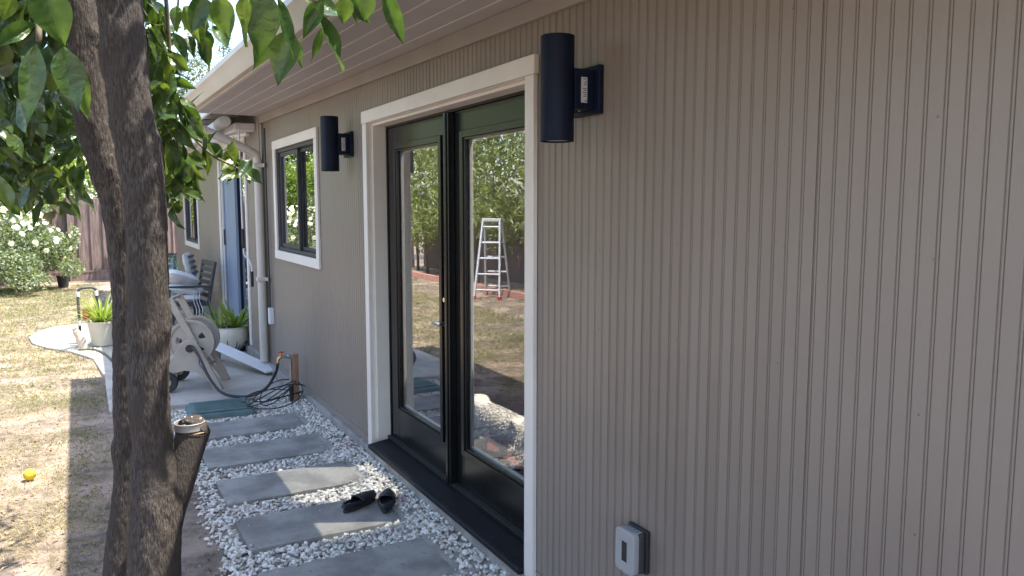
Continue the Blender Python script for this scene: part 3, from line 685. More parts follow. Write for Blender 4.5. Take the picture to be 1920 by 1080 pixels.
c, r = resample([(-1.51, 2.2, .40, .05), (-1.482, 2.2, .62, .047), (-1.436, 2.22, .80, .042), (-1.402, 2.235, .90, .042), (-1.361, 2.25, 1.02, .045), (-1.358, 2.25, 1.034, .046)], 12)
b = MB(); b.tube(c, r, 40, noise=.06, nf=14, seed=3); st = b.build('cut_limb', 'bark', tree, smooth=True)
b = MB(); b.lathe([(.0435, 0), (.043, .002), (.02, .0035), (.004, .003)], (-1.358, 2.25, 1.034), 30); b.build('cut_face', 'cut_wood', st, smooth=True)
for kx, kz, rr, yy in ((-1.447, .90, .013, 2.152), (-1.472, .80, .011, 2.148)):    # knots and scars
    b = MB(); b.lathe([(rr*1.6, -.014), (rr*1.2, -.002), (rr*.8, .003), (rr*.45, .0), (.001, -.003)], (0, 0, 0), 18)
    o = b.build('knot', 'bark', tree, smooth='all'); o.location = (kx, yy, kz); o.rotation_euler = (R(90), 0, R(-10)); o.scale = (1, 1.5, 1)
branches = [[(-1.48, 2.25, 2.75, .03), (-1.40, 1.8, 2.6, .018), (-1.34, 1.45, 2.25, .010), (-1.30, 1.3, 2.05, .006), (-1.25, 1.27, 1.975, .004)],
            [(-1.42, 2.3, 3.1, .024), (-1.34, 2.8, 2.8, .014), (-1.30, 3.05, 2.4, .008), (-1.285, 3.1, 2.0, .005), (-1.27, 3.1, 1.7, .003)],
            [(-1.29, 3.1, 2.05, .006), (-1.25, 3.05, 1.93, .005), (-1.18, 3.0, 1.84, .004), (-1.08, 2.95, 1.78, .003), (-1.03, 2.93, 1.76, .002)],
            [(-1.6, 2.4, 2.4, .025), (-1.72, 2.5, 2.25, .012), (-1.80, 2.6, 2.0, .007), (-1.84, 2.7, 1.75, .004)],
            [(-1.7, 2.45, 2.7, .02), (-1.85, 3.0, 2.5, .012), (-1.80, 3.5, 2.1, .006), (-1.75, 3.6, 1.75, .004)],
            [(-1.45, 2.2, 2.6, .02), (-1.55, 1.7, 2.4, .012), (-1.63, 1.4, 2.05, .006), (-1.635, 1.3, 1.88, .004)],
            [(-1.40, 2.3, 3.15, .022), (-1.2, 3.3, 3.2, .012), (-1.12, 4.2, 2.9, .007), (-1.1, 4.6, 2.6, .004)],
            [(-1.52, 2.3, 2.55, .022), (-1.45, 2.8, 2.45, .012), (-1.36, 3.2, 2.35, .006), (-1.24, 3.3, 2.30, .004)]]
for br in branches:
    c, r = resample(br, 10); b = MB(); b.tube(c, r, 10, noise=.1, nf=20); b.build('branch', 'twig', tree, smooth='all')
# leaf meshes (shared by the leaves close to the camera)
def leaf_mesh(k):
    V, F = [], []; seg = 12
    prof = [.03, .30, .62, .86, .98, 1, .97, .88, .74, .57, .38, .18, 0]
    cv = random.uniform(-.22, .34); tw = random.uniform(-.5, .5); fo = random.uniform(.08, .34); wv = random.uniform(.02, .07); ph = random.uniform(0, 6)
    cols = (-1, -.5, 0, .5, 1)
    for i in range(seg+1):
        t = i/seg; a = tw*t
        for j, s in enumerate(cols):
            w = s*.5*prof[i]; u = abs(s)*fo*.5*prof[i] + (wv*math.sin(9*t+ph+s*2) if abs(s) == 1 else 0) + (-.012 if s == 0 else 0) + (.024*math.sin(34*t)*prof[i] if abs(s) == .5 else 0)
            V.append((w*math.cos(a)-u*math.sin(a), t, w*math.sin(a)+u*math.cos(a) - cv*t*t))
    for i in range(seg):
        for j in range(4): F.append((5*i+j, 5*i+j+1, 5*i+6+j, 5*i+5+j))
    b = MB(); b.add(V, F); b.tube([(0, -.10, .02), (0, 0, 0)], .012, 5); return b.mesh('leaf', 'near_leaf', 'all')
LM = [leaf_mesh(k) for k in range(14)]
def put_leaf(base, tip, wr, roll):
    base = Vector(base); tip = Vector(tip); d = tip - base; L = d.length; yv = d / L
    ref = Vector((-.25, -1, .15)); ref.rotate(Quaternion(yv, roll)); xv = yv.cross(ref).normalized(); zv = xv.cross(yv)
    o = link(bpy.data.objects.new('leaf', random.choice(LM))); o.parent = tree
    m = Matrix((xv * L * wr, yv * L, zv * L)).transposed().to_4x4(); m.translation = base; o.matrix_local = m
HAND = [(-1.396, 1.3, 1.979, -1.378, 1.32, 1.92, 0.5), (-1.316, 1.3, 1.993, -1.337, 1.32, 1.905, 0.52), (-1.315, 1.25, 1.97, -1.283, 1.27, 1.894, 0.34), (-1.27, 1.3, 1.989, -1.192, 1.32, 1.969, 0.46), (-1.243, 1.3, 1.969, -1.198, 1.32, 1.889, 0.42), (-1.279, 1.32, 1.943, -1.295, 1.34, 1.861, 0.5), (-1.263, 1.35, 1.934, -1.25, 1.37, 1.896, 0.36), (-1.206, 1.25, 1.989, -1.207, 1.27, 1.948, 0.55), (-1.173, 1.3, 2.007, -1.166, 1.32, 1.966, 0.3), (-1.165, 1.25, 1.997, -1.173, 1.27, 1.959, 0.55), (-1.165, 1.2, 1.993, -1.127, 1.22, 1.922, 0.28), (-1.408, 1.45, 2.008, -1.367, 1.47, 1.965, 0.4), (-1.409, 1.6, 2.023, -1.383, 1.62, 1.969, 0.38), (-1.625, 1.25, 1.951, -1.607, 1.27, 1.879, 0.6), (-1.638, 1.3, 1.88, -1.658, 1.32, 1.781, 0.28), (-1.606, 1.3, 1.879, -1.599, 1.32, 1.801, 0.48), (-1.599, 1.35, 1.88, -1.581, 1.37, 1.789, 0.28), (-1.691, 1.3, 1.863, -1.639, 1.32, 1.912, 0.24), (-1.67, 1.4, 1.971, -1.682, 1.42, 1.927, 0.45)]
HAND += [(-1.352, 1.3, 1.985, -1.345, 1.32, 1.915, .36), (-1.235, 1.28, 1.985, -1.262, 1.30, 1.93, .4), (-1.30, 1.36, 1.955, -1.325, 1.38, 1.885, .42), (-1.225, 1.33, 1.95, -1.235, 1.35, 1.90, .3), (-1.41, 1.35, 1.99, -1.425, 1.37, 1.935, .45), (-1.19, 1.28, 1.995, -1.155, 1.30, 1.965, .4)]
for h in HAND:
    b_ = Vector(h[:3]); put_leaf(b_, b_ + (Vector(h[3:6]) - b_)*1.13, h[6], random.uniform(-.6, .6))
def hang(E, n, ln):
    for p in in_ellipsoids([(c, r, int(n*w)) for c, r, w in E], 0):
        d = Vector((random.gauss(0, .45), random.gauss(0, .45), random.gauss(-.75, .35))).normalized() * ln * random.uniform(.75, 1.25)
        put_leaf(p, Vector(p) + d, random.uniform(.36, .5), random.uniform(-1.2, 1.2))
# left of the stems
hang([((-1.74, 2.55, 2.08), (.14, .25, .22), .30), ((-1.77, 3.0, 1.90), (.15, .3, .22), .32), ((-1.67, 2.7, 2.2), (.1, .2, .18), .13), ((-1.80, 2.4, 1.80), (.07, .15, .10), .10), ((-1.64, 3.3, 1.82), (.08, .2, .15), .15)], 158, .100)
# right of the stems, hanging twig and the twig that points at the downspout
hang([((-1.32, 3.05, 2.15), (.055, .15, .18), .26), ((-1.285, 3.1, 1.85), (.05, .15, .22), .40), ((-1.25, 3.1, 2.33), (.12, .15, .06), .18), ((-1.17, 3.0, 1.88), (.10, .1, .05), .09), ((-1.08, 2.95, 1.80), (.05, .06, .04), .07)], 114, .104)
# crown overhead and to the left, out of the frame except for its lower fringe; extra unseen lumps added to shade the near wall and stems
cr = crown('crown', [((-1.95, 2.9, 2.62), (.65, 1.1, .32), 900), ((-1.85, 1.6, 2.75), (.5, .7, .28), 300), ((-2.3, 3.6, 2.4), (.45, .9, .5), 800), ((-1.15, 3.9, 3.05), (.45, .9, .25), 420), ((-1.86, 3.5, 2.08), (.22, .55, .42), 480), ((-1.75, 4.3, 1.98), (.24, .5, .36), 330), ((-1.70, 3.0, 2.45), (.22, .5, .28), 420), ((-1.36, 3.5, 2.35), (.09, .35, .28), 110), ((-1.30, 3.6, 1.95), (.07, .3, .25), 60), ((-1.8, 3.0, 3.3), (.6, 1.2, .35), 500), ((-2.5, .6, 2.9), (.9, 1.1, .45), 1500), ((-2.3, -1.2, 2.9), (1.0, 1.1, .5), 1300), ((-3.1, 1.6, 2.7), (.5, 1.0, .5), 700), ((-1.10, 1.97, 2.75), (.22, .2, .10), 110), ((-.84, 1.9, 2.66), (.1, .15, .06), 9)], .105, .046, 'leaf', tree, .8, 4)
stuff(cr)

tin = thing('tin_tray', 'small round tin with scraps on the cut limb of the tree', 'tin', (-1.366, 2.245, 1.040), 0)
b = MB(); b.lathe([(.001, 0), (.038, 0), (.0395, .002), (.0395, .019), (.0408, .021), (.0395, .0225), (.0375, .0215), (.0375, .005), (.001, .004)], (0, 0, 0), 36, capb=False, capt=False); b.build('dish', 'gutter_dark', tin, smooth=True)
for k in range(16):
    a = random.uniform(0, 6.28); rr = random.uniform(0, .026); p = Vector((rr*math.cos(a), rr*math.sin(a), .008)); q = p + Vector((random.gauss(0, .012), random.gauss(0, .012), random.uniform(.004, .03)))
    b = MB(); b.bar(p, q, .005, .003); b.build('scrap', random.choice(['foil', 'rubber', 'white_paint', 'rubber', 'cut_wood']), tin)

# ================================================================== SANDALS
def sandal(loc, rz, label, tilt=0):
    t = thing('sandal', label, 'sandal', loc, rz, 'pair of black sandals on the stepping stone'); t.rotation_euler = (tilt, 0, rz)
    L = .255
    out = []
    for k in range(40):
        a = 2*math.pi*k/40; yy = math.cos(a); w = .040 + .008*yy + .005*math.sin(a)*max(0, yy)   # broader at the toe
        out.append((math.sin(a)*w*(1 - .12*math.exp(-((yy+.1)/.3)**2)), yy*L/2))
    for nm, z0, z1, sc, m in (('outsole', 0, .018, 1.0, 'rubber'), ('footbed', .0185, .026, .93, 'footbed')):
        b = MB(); k = len(out)
        b.add([(x*sc, y*sc, z0) for x, y in out] + [(x*sc, y*sc, z1) for x, y in out], [tuple(range(k)), tuple(range(2*k-1, k-1, -1))] + [(i, i+k, (i+1)%k+k, (i+1)%k) for i in range(k)])
        b.build(nm, m, t, smooth=True, bevel=.003)
    rim = MB(); ring = [Vector((x*.985, y*.985, .030 + .012*max(0, -y/(L/2)))) for x, y in out]; rim.tube(ring + [ring[0]], .008, 8, cap=False); ro = rim.build('rim', 'leather', t, smooth='all')
    for k in range(0, 40, 1):
        p = ring[k]; q = ring[(k+1) % 40]; m_ = (p+q)/2; o2 = MB(); dd = (q-p).normalized(); nn = Vector((dd.y, -dd.x, 0))
        if m_.y < .03: o2.bar(m_ - nn*.010 + Vector((0, 0, -.012)), m_ + Vector((0, 0, .010)) + dd*.004, .004, .004); o2.build('stitch', 'leather', ro)
    b = MB(); ns = 14; rows = 8                       # vamp: arch over the toes
    for j in range(rows+1):
        v = j/rows; y = -.01 + v*(L/2 + .008)
        half = .047*math.sqrt(max(0.02, 1 - ((y-.02)/(L/2-.015))**2)) if y > .02 else .047
        h = .046 - .016*v**1.5
        for i in range(ns+1):
            a = math.pi*i/ns; b.v.append((-math.cos(a)*half*1.03, y + .018*math.sin(a)*(-1 if j == 0 else 0), .020 + math.sin(a)**.8*h))
    W = ns+1; b.f = [(j*W+i, j*W+i+1, (j+1)*W+i+1, (j+1)*W+i) for j in range(rows) for i in range(ns)]; b.mi = [0]*len(b.f)
    o = b.build('upper', 'leather', t, smooth='all'); so_ = o.modifiers.new('solid', 'SOLIDIFY'); so_.thickness = .004
    b = MB(); b.tube(bez([(-.047, -.008, .03), (-.03, -.018, .056), (0, -.022, .067), (.03, -.018, .056), (.047, -.008, .03)], 6), .004, 8); b.build('piping', 'leather', t, smooth='all')
    return t
sandal((-.335, 4.03, .001), R(-58), 'black leather slip on sandal lying nearer the middle of the stone')
sandal((-.20, 3.965, .003), R(-24), 'black leather slip on sandal lying on the stone end nearer the door', 0)

# ================================================================== LEMON, PETALS
b = MB(); b.lathe([(.001, -.036), (.012, -.034), (.024, -.027), (.033, -.012), (.036, .002), (.032, .016), (.022, .029), (.011, .036), (.006, .041), (.001, .042)], (0, 0, 0), 28)
o = b.build('lemon', 'lemon', smooth='all'); o.location = (-1.962, 5.47, .010); o.rotation_euler = (R(70), R(20), R(40)); tag(o, 'yellow lemon lying on the dry lawn at the left', 'lemon')
for p, rz, lb in (((-.128, 3.90, .035), .3, 'dark pink petal on the gravel beside the sandals'), ((-.30, 3.60, .012), 1.3, 'dark pink petal on the gravel in front of the nearest stone'), ((-.09, 5.02, .05), 2.2, 'dark pink petal on the gravel by the house foundation')):
    b = MB(); b.add([(0, -.016, 0), (.011, -.002, .004), (.007, .014, .002), (0, .018, .006), (-.008, .012, .002), (-.011, -.003, .004), (0, 0, -.002)], [(0, 1, 6), (1, 2, 6), (2, 3, 6), (3, 4, 6), (4, 5, 6), (5, 0, 6)])
    o = b.build('petal', 'pink_petal'); o.location = p; o.rotation_euler = (.3, .2, rz); tag(o, lb, 'petal')
for p, rz, lb in (((-.92, 4.95, .004), .3, 'fallen green leaf on the gravel left of the sunlit stone'),):
    o = link(bpy.data.objects.new('fallen_leaf', LM[3])); o.location = p; o.scale = (.03, .06, .04); o.rotation_euler = (.2, .1, 1.0); tag(o, lb, 'leaf')
b = MB(); b.tube(bez([(-.80, 4.36, .004), (-.68, 4.345, .010), (-.55, 4.36, .006)], 6), .003, 6); tag(b.build('fallen_twig', 'twig', smooth='all'), 'thin brown twig on the gravel between two stones', 'twig')

# ================================================================== VALVE BOX
vb = thing('valve_box', 'green plastic irrigation valve box set in the gravel', 'valve box', (-.69, 6.60, 0), R(-3))
b = MB(); b.hexa([(-.27, -.225, -.08), (.27, -.225, -.08), (.27, .225, -.08), (-.27, .225, -.08), (-.245, -.205, .018), (.245, -.205, .018), (.245, .205, .018), (-.245, .205, .018)]); b.build('body', 'valve_green', vb, bevel=.02, seg=3)
b = MB(); b.box((-.225, -.185, .0185), (.225, .185, .030)); ld = b.build('lid', 'valve_green', vb, bevel=.01)
for k in range(9):
    b = MB(); b.box((-.19, -.15 + k*.036, .0302), (.19, -.138 + k*.036, .033)); b.build('rib', 'valve_green', ld)
b = MB(); b.lathe([(.016, .0302), (.016, .0345), (.01, .0345)], (.18, .0, 0), 16); b.build('bolt', 'rubber', ld)

# ================================================================== SPIGOT POST, TUBING, HOSE REEL
sp = thing('spigot_post', 'wooden stake with galvanised pipe and garden faucet beside the wall', 'faucet')
b = MB(); b.box((-.118, 6.46, -.12), (-.072, 6.50, .418)); b.build('stake', 'wood_stake', sp, bevel=.003)
b = MB(); b.tube([(-.138, 6.475, -.1), (-.138, 6.475, .16)], .017, 12); b.build('pipe_wrap', 'rubber', sp, smooth=True)
b = MB(); b.tube(bez([(-.138, 6.475, .155), (-.138, 6.475, .30), (-.138, 6.475, .37), (-.15, 6.475, .40), (-.19, 6.475, .405)], 5), .0125, 12); b.build('pipe', 'dull_metal', sp, smooth=True)
b = MB(); b.lathe([(.016, 0), (.02, .01), (.02, .03), (.014, .035)], (0, 0, 0), 8, 'x'); o = b.build('coupling', 'dull_metal', sp); o.location = (-.165, 6.475, .405)
b = MB(); b.tube(bez([(-.185, 6.475, .405), (-.215, 6.475, .405), (-.235, 6.475, .39), (-.24, 6.475, .36)], 5), .013, 12); b.tube([(-.215, 6.475, .405), (-.215, 6.475, .44)], .009, 10); fa = b.build('faucet', 'brass', sp, smooth=True)
b = MB(); b.lathe([(.006, 0), (.022, .002), (.026, .006), (.022, .010), (.006, .012)], (-.215, 6.475, .44), 14); b.build('valve_wheel', 'red_paint', fa, smooth=True)

b = MB(); pts = []
for k in range(5*26):
    a = 2*math.pi*k/26; t = k/(5*26); rr = .18 + .06*math.sin(k*.11) - .02*(t > .5)
    ax = math.sin(t*7)*.5
    pts.append(Vector((-.27 + rr*1.05*math.cos(a), 6.42 + rr*math.sin(a)*(.55 + .25*math.sin(t*9)), .035 + .11*(1+math.sin(a+t*3))*(.25+.55*abs(math.sin(t*5))))))
b.tube(pts, .0048, 7); tag(b.build('drip_tubing', 'rubber', smooth='all'), 'loose coil of thin black tubing beside the wooden stake', 'tubing')

reel = thing('hose_reel', 'beige plastic garden hose reel cart on the patio behind the tree trunk', 'hose reel', (-.79, 7.45, 0), R(-17))
PY = lambda y: Matrix(((1, 0, 0, 0), (0, 0, 1, y), (0, 1, 0, 0), (0, 0, 0, 1)))
side = [(.255, 0), (.19, 0), (.165, .05), (.11, .13), (.04, .175), (-.06, .19), (-.15, .165), (-.205, .09), (-.23, 0), (-.29, 0), (-.28, .08), (-.20, .235), (-.11, .375), (-.07, .43), (-.03, .458), (.012, .458), (.05, .432), (.09, .355), (.16, .215), (.22, .09)]
slot = [(.06, .29), (.082, .285), (.15, .15), (.147, .125), (.122, .135), (.065, .235)]
for y, nm in ((-.07, 0), (.36, 1)):
    plate('side_panel', side, [slot, circle((-.005, .385), .030, 20)], .035, 'reel_plastic', reel, PY(y), .006)
for y in (.0, .29):
    holes = [circle((0, 0), .03, 16)]
    for k in range(5):
        a = 2*math.pi*k/5 + .5; holes.append([(.135*math.cos(a+t) + .0*t, .135*math.sin(a+t)) for t in (-.3, 0, .3)] + [(.075*math.cos(a+t), .075*math.sin(a+t)) for t in (.25, -.25)])
    o = plate('drum_disc', circle((0, 0), .195, 48), holes, .022, 'reel_plastic', reel, PY(0), .007); o.location = (-.005, y, .43)
    b = MB(); b.lathe([(.178, -.024), (.198, -.024), (.198, .024), (.178, .024)], (0, 0, 0), 48, 'y', False, False); b.build('rim', 'reel_plastic', o, smooth=True)
b = MB(); b.lathe([(.055, .0), (.055, .29)], (-.005, 0, .405), 24, 'y'); b.build('drum', 'reel_plastic', reel, smooth=True)
b = MB(); pts = []
for k in range(24*14): a = 2*math.pi*k/24; pts.append((-.005 + (.085+.02*(k > 160))*math.cos(a), .03 + abs(((k/24) % 14) - 7)*.032, .405 + (.085+.02*(k > 160))*math.sin(a)))
b.tube(pts, .011, 7); b.build('hose_coil', 'green_hose', reel, smooth='all')
b = MB(); b.lathe([(.036, -.09), (.034, -.098), (.014, -.10)], (-.005, 0, .385), 20, 'y'); b.build('hub', 'rubber', reel, smooth=True)
for y in (-.045, .335): b = MB(); b.bar((-.16, y, .82), (.03, y, .42), .03, .06, (1, 0, 0)); b.build('handle_arm', 'reel_plastic', reel, bevel=.006)
b = MB(); b.tube([(-.16, -.06, .82), (-.16, .35, .82)], .016, 12); b.build('handle_bar', 'reel_plastic', reel, smooth=True)
for y in (-.115, .405):
    b = MB(); b.lathe([(.04, -.02), (.085, -.022), (.092, -.012), (.092, .012), (.085, .022), (.04, .02)], (-.20, y, .092), 30, 'y'); w = b.build('wheel', 'rubber', reel, smooth=True)
    b = MB(); b.lathe([(.035, -.024), (.04, -.018), (.04, .018), (.035, .024)], (-.20, y, .092), 20, 'y'); b.build('rim', 'reel_plastic', w, smooth=True)
b = MB(); b.tube([(-.20, -.13, .092), (-.20, .42, .092)], .008, 8); b.build('axle', 'dull_metal', reel, smooth=True)
b = MB(); b.box((.10, -.05, .16), (.125, .345, .19)); b.box((-.27, -.05, .12), (-.245, .345, .15)); b.build('cross_bar', 'reel_plastic', reel)
hs = bez([(-.80, 7.36, .405), (-.76, 7.25, .33), (-.70, 7.10, .16), (-.62, 6.98, .045), (-.50, 6.90, .012), (-.38, 6.82, .03), (-.29, 6.68, .12), (-.245, 6.55, .26), (-.238, 6.49, .345)], 10)
b = MB(); b.tube(hs, .0125, 10); tag(b.build('garden_hose', 'hose', smooth='all'), 'black garden hose sagging from the beige reel to the faucet', 'hose')

b = MB(); A0, B0 = Vector((-.03, 7.70, .035)), Vector((-.44, 8.62, .19)); d = (B0-A0).normalized(); s_ = d.cross(Vector((0, 0, 1))).normalized()
b.bar(A0, B0, .17, .018); o = b.build('white_board', 'white_paint', bevel=.003); tag(o, 'white flat board lying tilted on the patio below the downspout', 'board')
b = MB(); b.lathe([(.001, 0), (.085, .0), (.10, .02), (.108, .13), (.112, .16), (.1, .16), (.09, .14), (.001, .14)], (-.47, 8.72, -.004), 28, capb=False, capt=False)
tag(b.build('small_pot', 'grey_plastic', smooth=True), 'small grey pot holding up the end of the white board', 'pot')

# ================================================================== POTTED PLANTS
def blades(name, c, n, ln, wd, spread, matn, parent, arch=.8):
    seg = 7; V, F, T = [], [], []
    for k in range(n):
        a = random.uniform(0, 6.283); out = Vector((math.cos(a), math.sin(a), 0)); L = ln*random.uniform(.55, 1.15); el = random.uniform(.35, 1.25); tn = random.random()
        p = Vector(c) + out*random.uniform(0, spread); d = (out*math.cos(el) + Vector((0, 0, math.sin(el)))); sd2 = out.cross(Vector((0, 0, 1))); b0 = len(V)
        for i in range(seg+1):
            t = i/seg; w = wd*.5*min(1, 3*(1-t)+.02)*(0.6+.4*min(1, t*4))
            V += [tuple(p - sd2*w), tuple(p + sd2*w)]; T += [tn, tn]
            p = p + d*(L/seg); d = (d + Vector((0, 0, -arch*.34*t*random.uniform(.6, 1.3)))).normalized()
        F += [(b0+2*i, b0+2*i+1, b0+2*i+3, b0+2*i+2) for i in range(seg)]
    return big_mesh(name, np.array(V), np.array(F), matn, np.array(T), parent, True)
pl = thing('bowl_planter', 'cream glazed bowl planter with dark drips and strappy plant by patio door', 'planter', (-.185, 9.25, 0))
b = MB(); b.lathe([(.10, 0), (.13, .015), (.185, .08), (.212, .16), (.212, .22), (.20, .27), (.205, .28), (.19, .285), (.182, .265), (.18, .24)], (0, 0, 0), 48, capt=False); bw = b.build('bowl', 'cream_pot', pl, smooth=True)
b = MB(); b.lathe([(.183, .245), (.09, .255), (.001, .258)], (0, 0, 0), 30, capb=False); b.build('soil', 'potting_soil', pl)
for k in range(26):
    a = 2*math.pi*k/26 + random.uniform(-.08, .08); z1 = random.uniform(.06, .20); pts = []
    for q in range(8):
        z = .005 + (z1-.005)*q/7; r = float(np.interp(z, [0, .015, .08, .16, .22], [.102, .132, .187, .2135, .2135])); pts.append((r*math.cos(a), r*math.sin(a), z))
    b = MB(); b.tube(pts, [.009, .009, .008, .007, .006, .005, .004, .0025], 6); b.build('drip', 'glaze_blue', bw, smooth='all')
blades('strappy_leaves', (.05, 0, .25), 46, .40, .030, .07, 'blade_leaf', pl, 1.0)
blades('strappy_leaves', (-.10, -.02, .25), 12, .42, .034, .03, 'blade_leaf', pl, .35)
stuff(crown('ground_cover', [((-.05, 0, .28), (.12, .12, .06), 240)], .03, .018, 'leaf_rose', pl, .0, 2))

p2 = thing('white_planter', 'cream pot with spider plant on the sunny path behind the trunk', 'planter', (-1.455, 10.38, 0))
b = MB(); b.lathe([(.115, 0), (.125, .005), (.15, .15), (.165, .27), (.172, .275), (.172, .295), (.158, .295), (.15, .27)], (0, 0, 0), 36, capt=False); b.build('pot', 'cream_pot', p2, smooth=True)
b = MB(); b.lathe([(.152, .268), (.001, .28)], (0, 0, 0), 24, capb=False); b.build('soil', 'potting_soil', p2)
blades('spider_leaves', (0, 0, .27), 120, .42, .016, .09, 'blade_leaf', p2, 1.0)
p3 = thing('hose_guide', 'black and white tube frame standing behind the spider plant', 'tube frame', (-1.60, 10.62, 0), R(10))
b = MB(); b.tube(bez([(-.10, 0, .0), (-.10, 0, .3), (-.10, 0, .60), (-.07, 0, .665), (0, 0, .675), (.07, 0, .665), (.10, 0, .6), (.10, 0, .3), (.10, 0, 0)], 8), .016, 12); b.build('frame_tube', 'dark_grey', p3, smooth=True)
for q in ((-.10, 0, .60), (.10, 0, .6), (-.10, 0, .25), (.10, 0, .25)):
    b = MB(); b.lathe([(.018, -.03), (.021, -.028), (.021, .028), (.018, .03)], q, 14); b.build('joint', 'white_paint', p3, smooth=True)
b = MB(); b.box((-.06, -.03, .28), (.05, .03, .42)); b.build('clip', 'red_paint', p3, bevel=.01)
p4 = thing('scoop', 'small beige plastic scoop standing left of the spider plant', 'scoop', (-1.70, 10.2, 0))
b = MB(); b.tube(bez([(.04, 0, .0), (.01, 0, .10), (-.03, 0, .20), (-.05, 0, .25)], 6), [.05]*8 + [.04]*6 + [.032]*5, 14, squash=(1, .6)); b.build('shell', 'terracotta', p4, smooth=True)
b = MB(); b.tube(bez([(-1.72, 10.1, .01), (-1.55, 10.0, .012), (-1.45, 9.6, .01), (-1.38, 9.0, .01), (-1.32, 8.4, .012)], 8), .011, 8); tag(b.build('green_hose', 'green_hose', smooth='all'), 'thin green hose trailing over the sunny path', 'hose')

# ================================================================== PATIO FURNITURE
def chair(loc, rz, label):
    t = thing('patio_chair', label, 'chair', loc, rz, 'dark metal slat chairs on the patio')   # faces +x locally
    for sy in (-.27, .27):
        b = MB(); b.bar((.25, sy, 0), (.24, sy, .62), .04, .04, (1, 0, 0)); b.build('leg', 'dark_grey', t, bevel=.004)
        b = MB(); b.bar((-.34, sy, 0), (-.24, sy, .42), .045, .035, (1, 0, 0)); b.bar((-.24, sy, .42), (-.34, sy, .94), .05, .035, (1, 0, 0)); b.build('leg', 'dark_grey', t, bevel=.004)
        b = MB(); b.bar((-.27, sy, .625), (.29, sy, .645), .05, .025); b.build('armrest', 'dark_grey', t, bevel=.006)
        b = MB(); b.bar((-.25, sy, .40), (.25, sy, .42), .03, .05); b.build('seat_rail', 'dark_grey', t)
    for k in range(7):
        b = MB(); x = -.23 + k*.075; b.box((x, -.255, .405), (x+.055, .255, .425)); b.build('seat_slat', 'dark_grey', t)
    for k in range(6):
        z = .50 + k*.082; x = -.24 - (z-.42)*.10/.52
        b = MB(); b.bar((x, -.25, z), (x, .25, z), .018, .055 if k < 5 else .075); b.build('back_slat', 'dark_grey', t, bevel=.003)
    return t
chair((-.50, 10.85, -.004), R(180+8), 'dark grey metal slat armchair piled with white cushions near the planter')
chair((-.72, 12.55, -.004), R(-100), 'dark grey metal slat chair behind the cushions, farther along the patio')
def cushion(loc, size, rot, label, matn='cushion'):
    t = MB(); n = 12; sx, sy, sz = size
    for l in (1, -1):
        for j in range(n+1):
            for i in range(n+1):
                u, v = i/n*2-1, j/n*2-1; e = max(0, (1-u**4)*(1-v**4))**.5
                dim = .75 + .25*abs(math.sin(u*math.pi*1.5)*math.sin(v*math.pi*1.5))**.5
                t.v.append((u*sx*(1-.06*v*v), v*sy*(1-.06*u*u), l*sz*e*dim))
    W = n+1; N = W*W
    for j in range(n):
        for i in range(n): q = (j*W+i, j*W+i+1, (j+1)*W+i+1, (j+1)*W+i); t.f.append(q); t.f.append(tuple(N+x for x in q[::-1]))
    t.mi = [0]*len(t.f)
    o = t.build('cushion', matn, smooth='all'); o.location = loc; o.rotation_euler = rot; tag(o, label, 'cushion', 'cushions on the patio chairs'); return o
cushion((-.56, 10.82, .475), (.25, .25, .075), (0, 0, .1), 'white tufted cushion lying flat on the chair seat, lowest of the pile')
cushion((-.54, 10.80, .60), (.25, .24, .08), (.05, .12, .3), 'white tufted cushion in the middle of the pile on the chair')
cushion((-.60, 10.78, .73), (.24, .24, .09), (-.1, .32, .6), 'white tufted cushion on top of the pile, tilted')
for k in range(3):
    b = MB(); y = 10.60; x = -.40 + k*.035; b.tube(bez([(x, y, .58), (x-.01, y-.02, .45), (x+.02, y-.03, .33), (x+.01, y-.01, .24)], 5), .004, 6); tag(b.build('cushion_tie', 'cushion', smooth='all'), ['white fabric tie hanging from the cushion pile, nearest the front of the seat', 'white fabric tie hanging from the cushion pile, middle one of three', 'white fabric tie hanging from the cushion pile, nearest the backrest'][k], 'tie', 'ties of the cushions')
tb = thing('side_table', 'low dark patio table carrying the glass bottle', 'table', (-.40, 11.85, -.004))
b = MB(); b.lathe([(.30, .57), (.31, .58), (.31, .60), (.30, .61)], (0, 0, 0), 32); b.build('table_top', 'dark_grey', tb, smooth=True)
for a in range(4):
    b = MB(); b.bar((.24*math.cos(a*1.57+.8), .24*math.sin(a*1.57+.8), 0), (.18*math.cos(a*1.57+.8), .18*math.sin(a*1.57+.8), .57), .03, .03, (1, 0, 0)); b.build('leg', 'dark_grey', tb)
b = MB(); b.lathe([(.001, 0), (.11, .0), (.125, .03), (.115, .12), (.07, .24), (.052, .32), (.055, .36), (.062, .365), (.050, .362), (.046, .32), (.064, .24), (.108, .12), (.117, .03), (.001, .012)], (0, 0, 0), 32, capb=False, capt=False)
o = b.build('glass_bottle', 'vase_glass', smooth=True); o.location = (-.52, 11.80, .607); tag(o, 'large clear green tinted glass bottle on the patio table', 'bottle')
o = cushion((-.28, 12.05, .80), (.19, .19, .06), (R(78), 0, R(70)), 'blue and white striped cushion leaning behind the glass bottle')
nod = MB()
for k in range(4):
    z = -.13 + k*.08; b = MB(); b.hexa([(-.165, z, .045), (.165, z, .045), (.165, z+.03, .045), (-.165, z+.03, .045), (-.12, z, .066), (.12, z, .066), (.12, z+.03, .066), (-.12, z+.03, .066)]); b.build('stripe', 'stripe_blue', o)

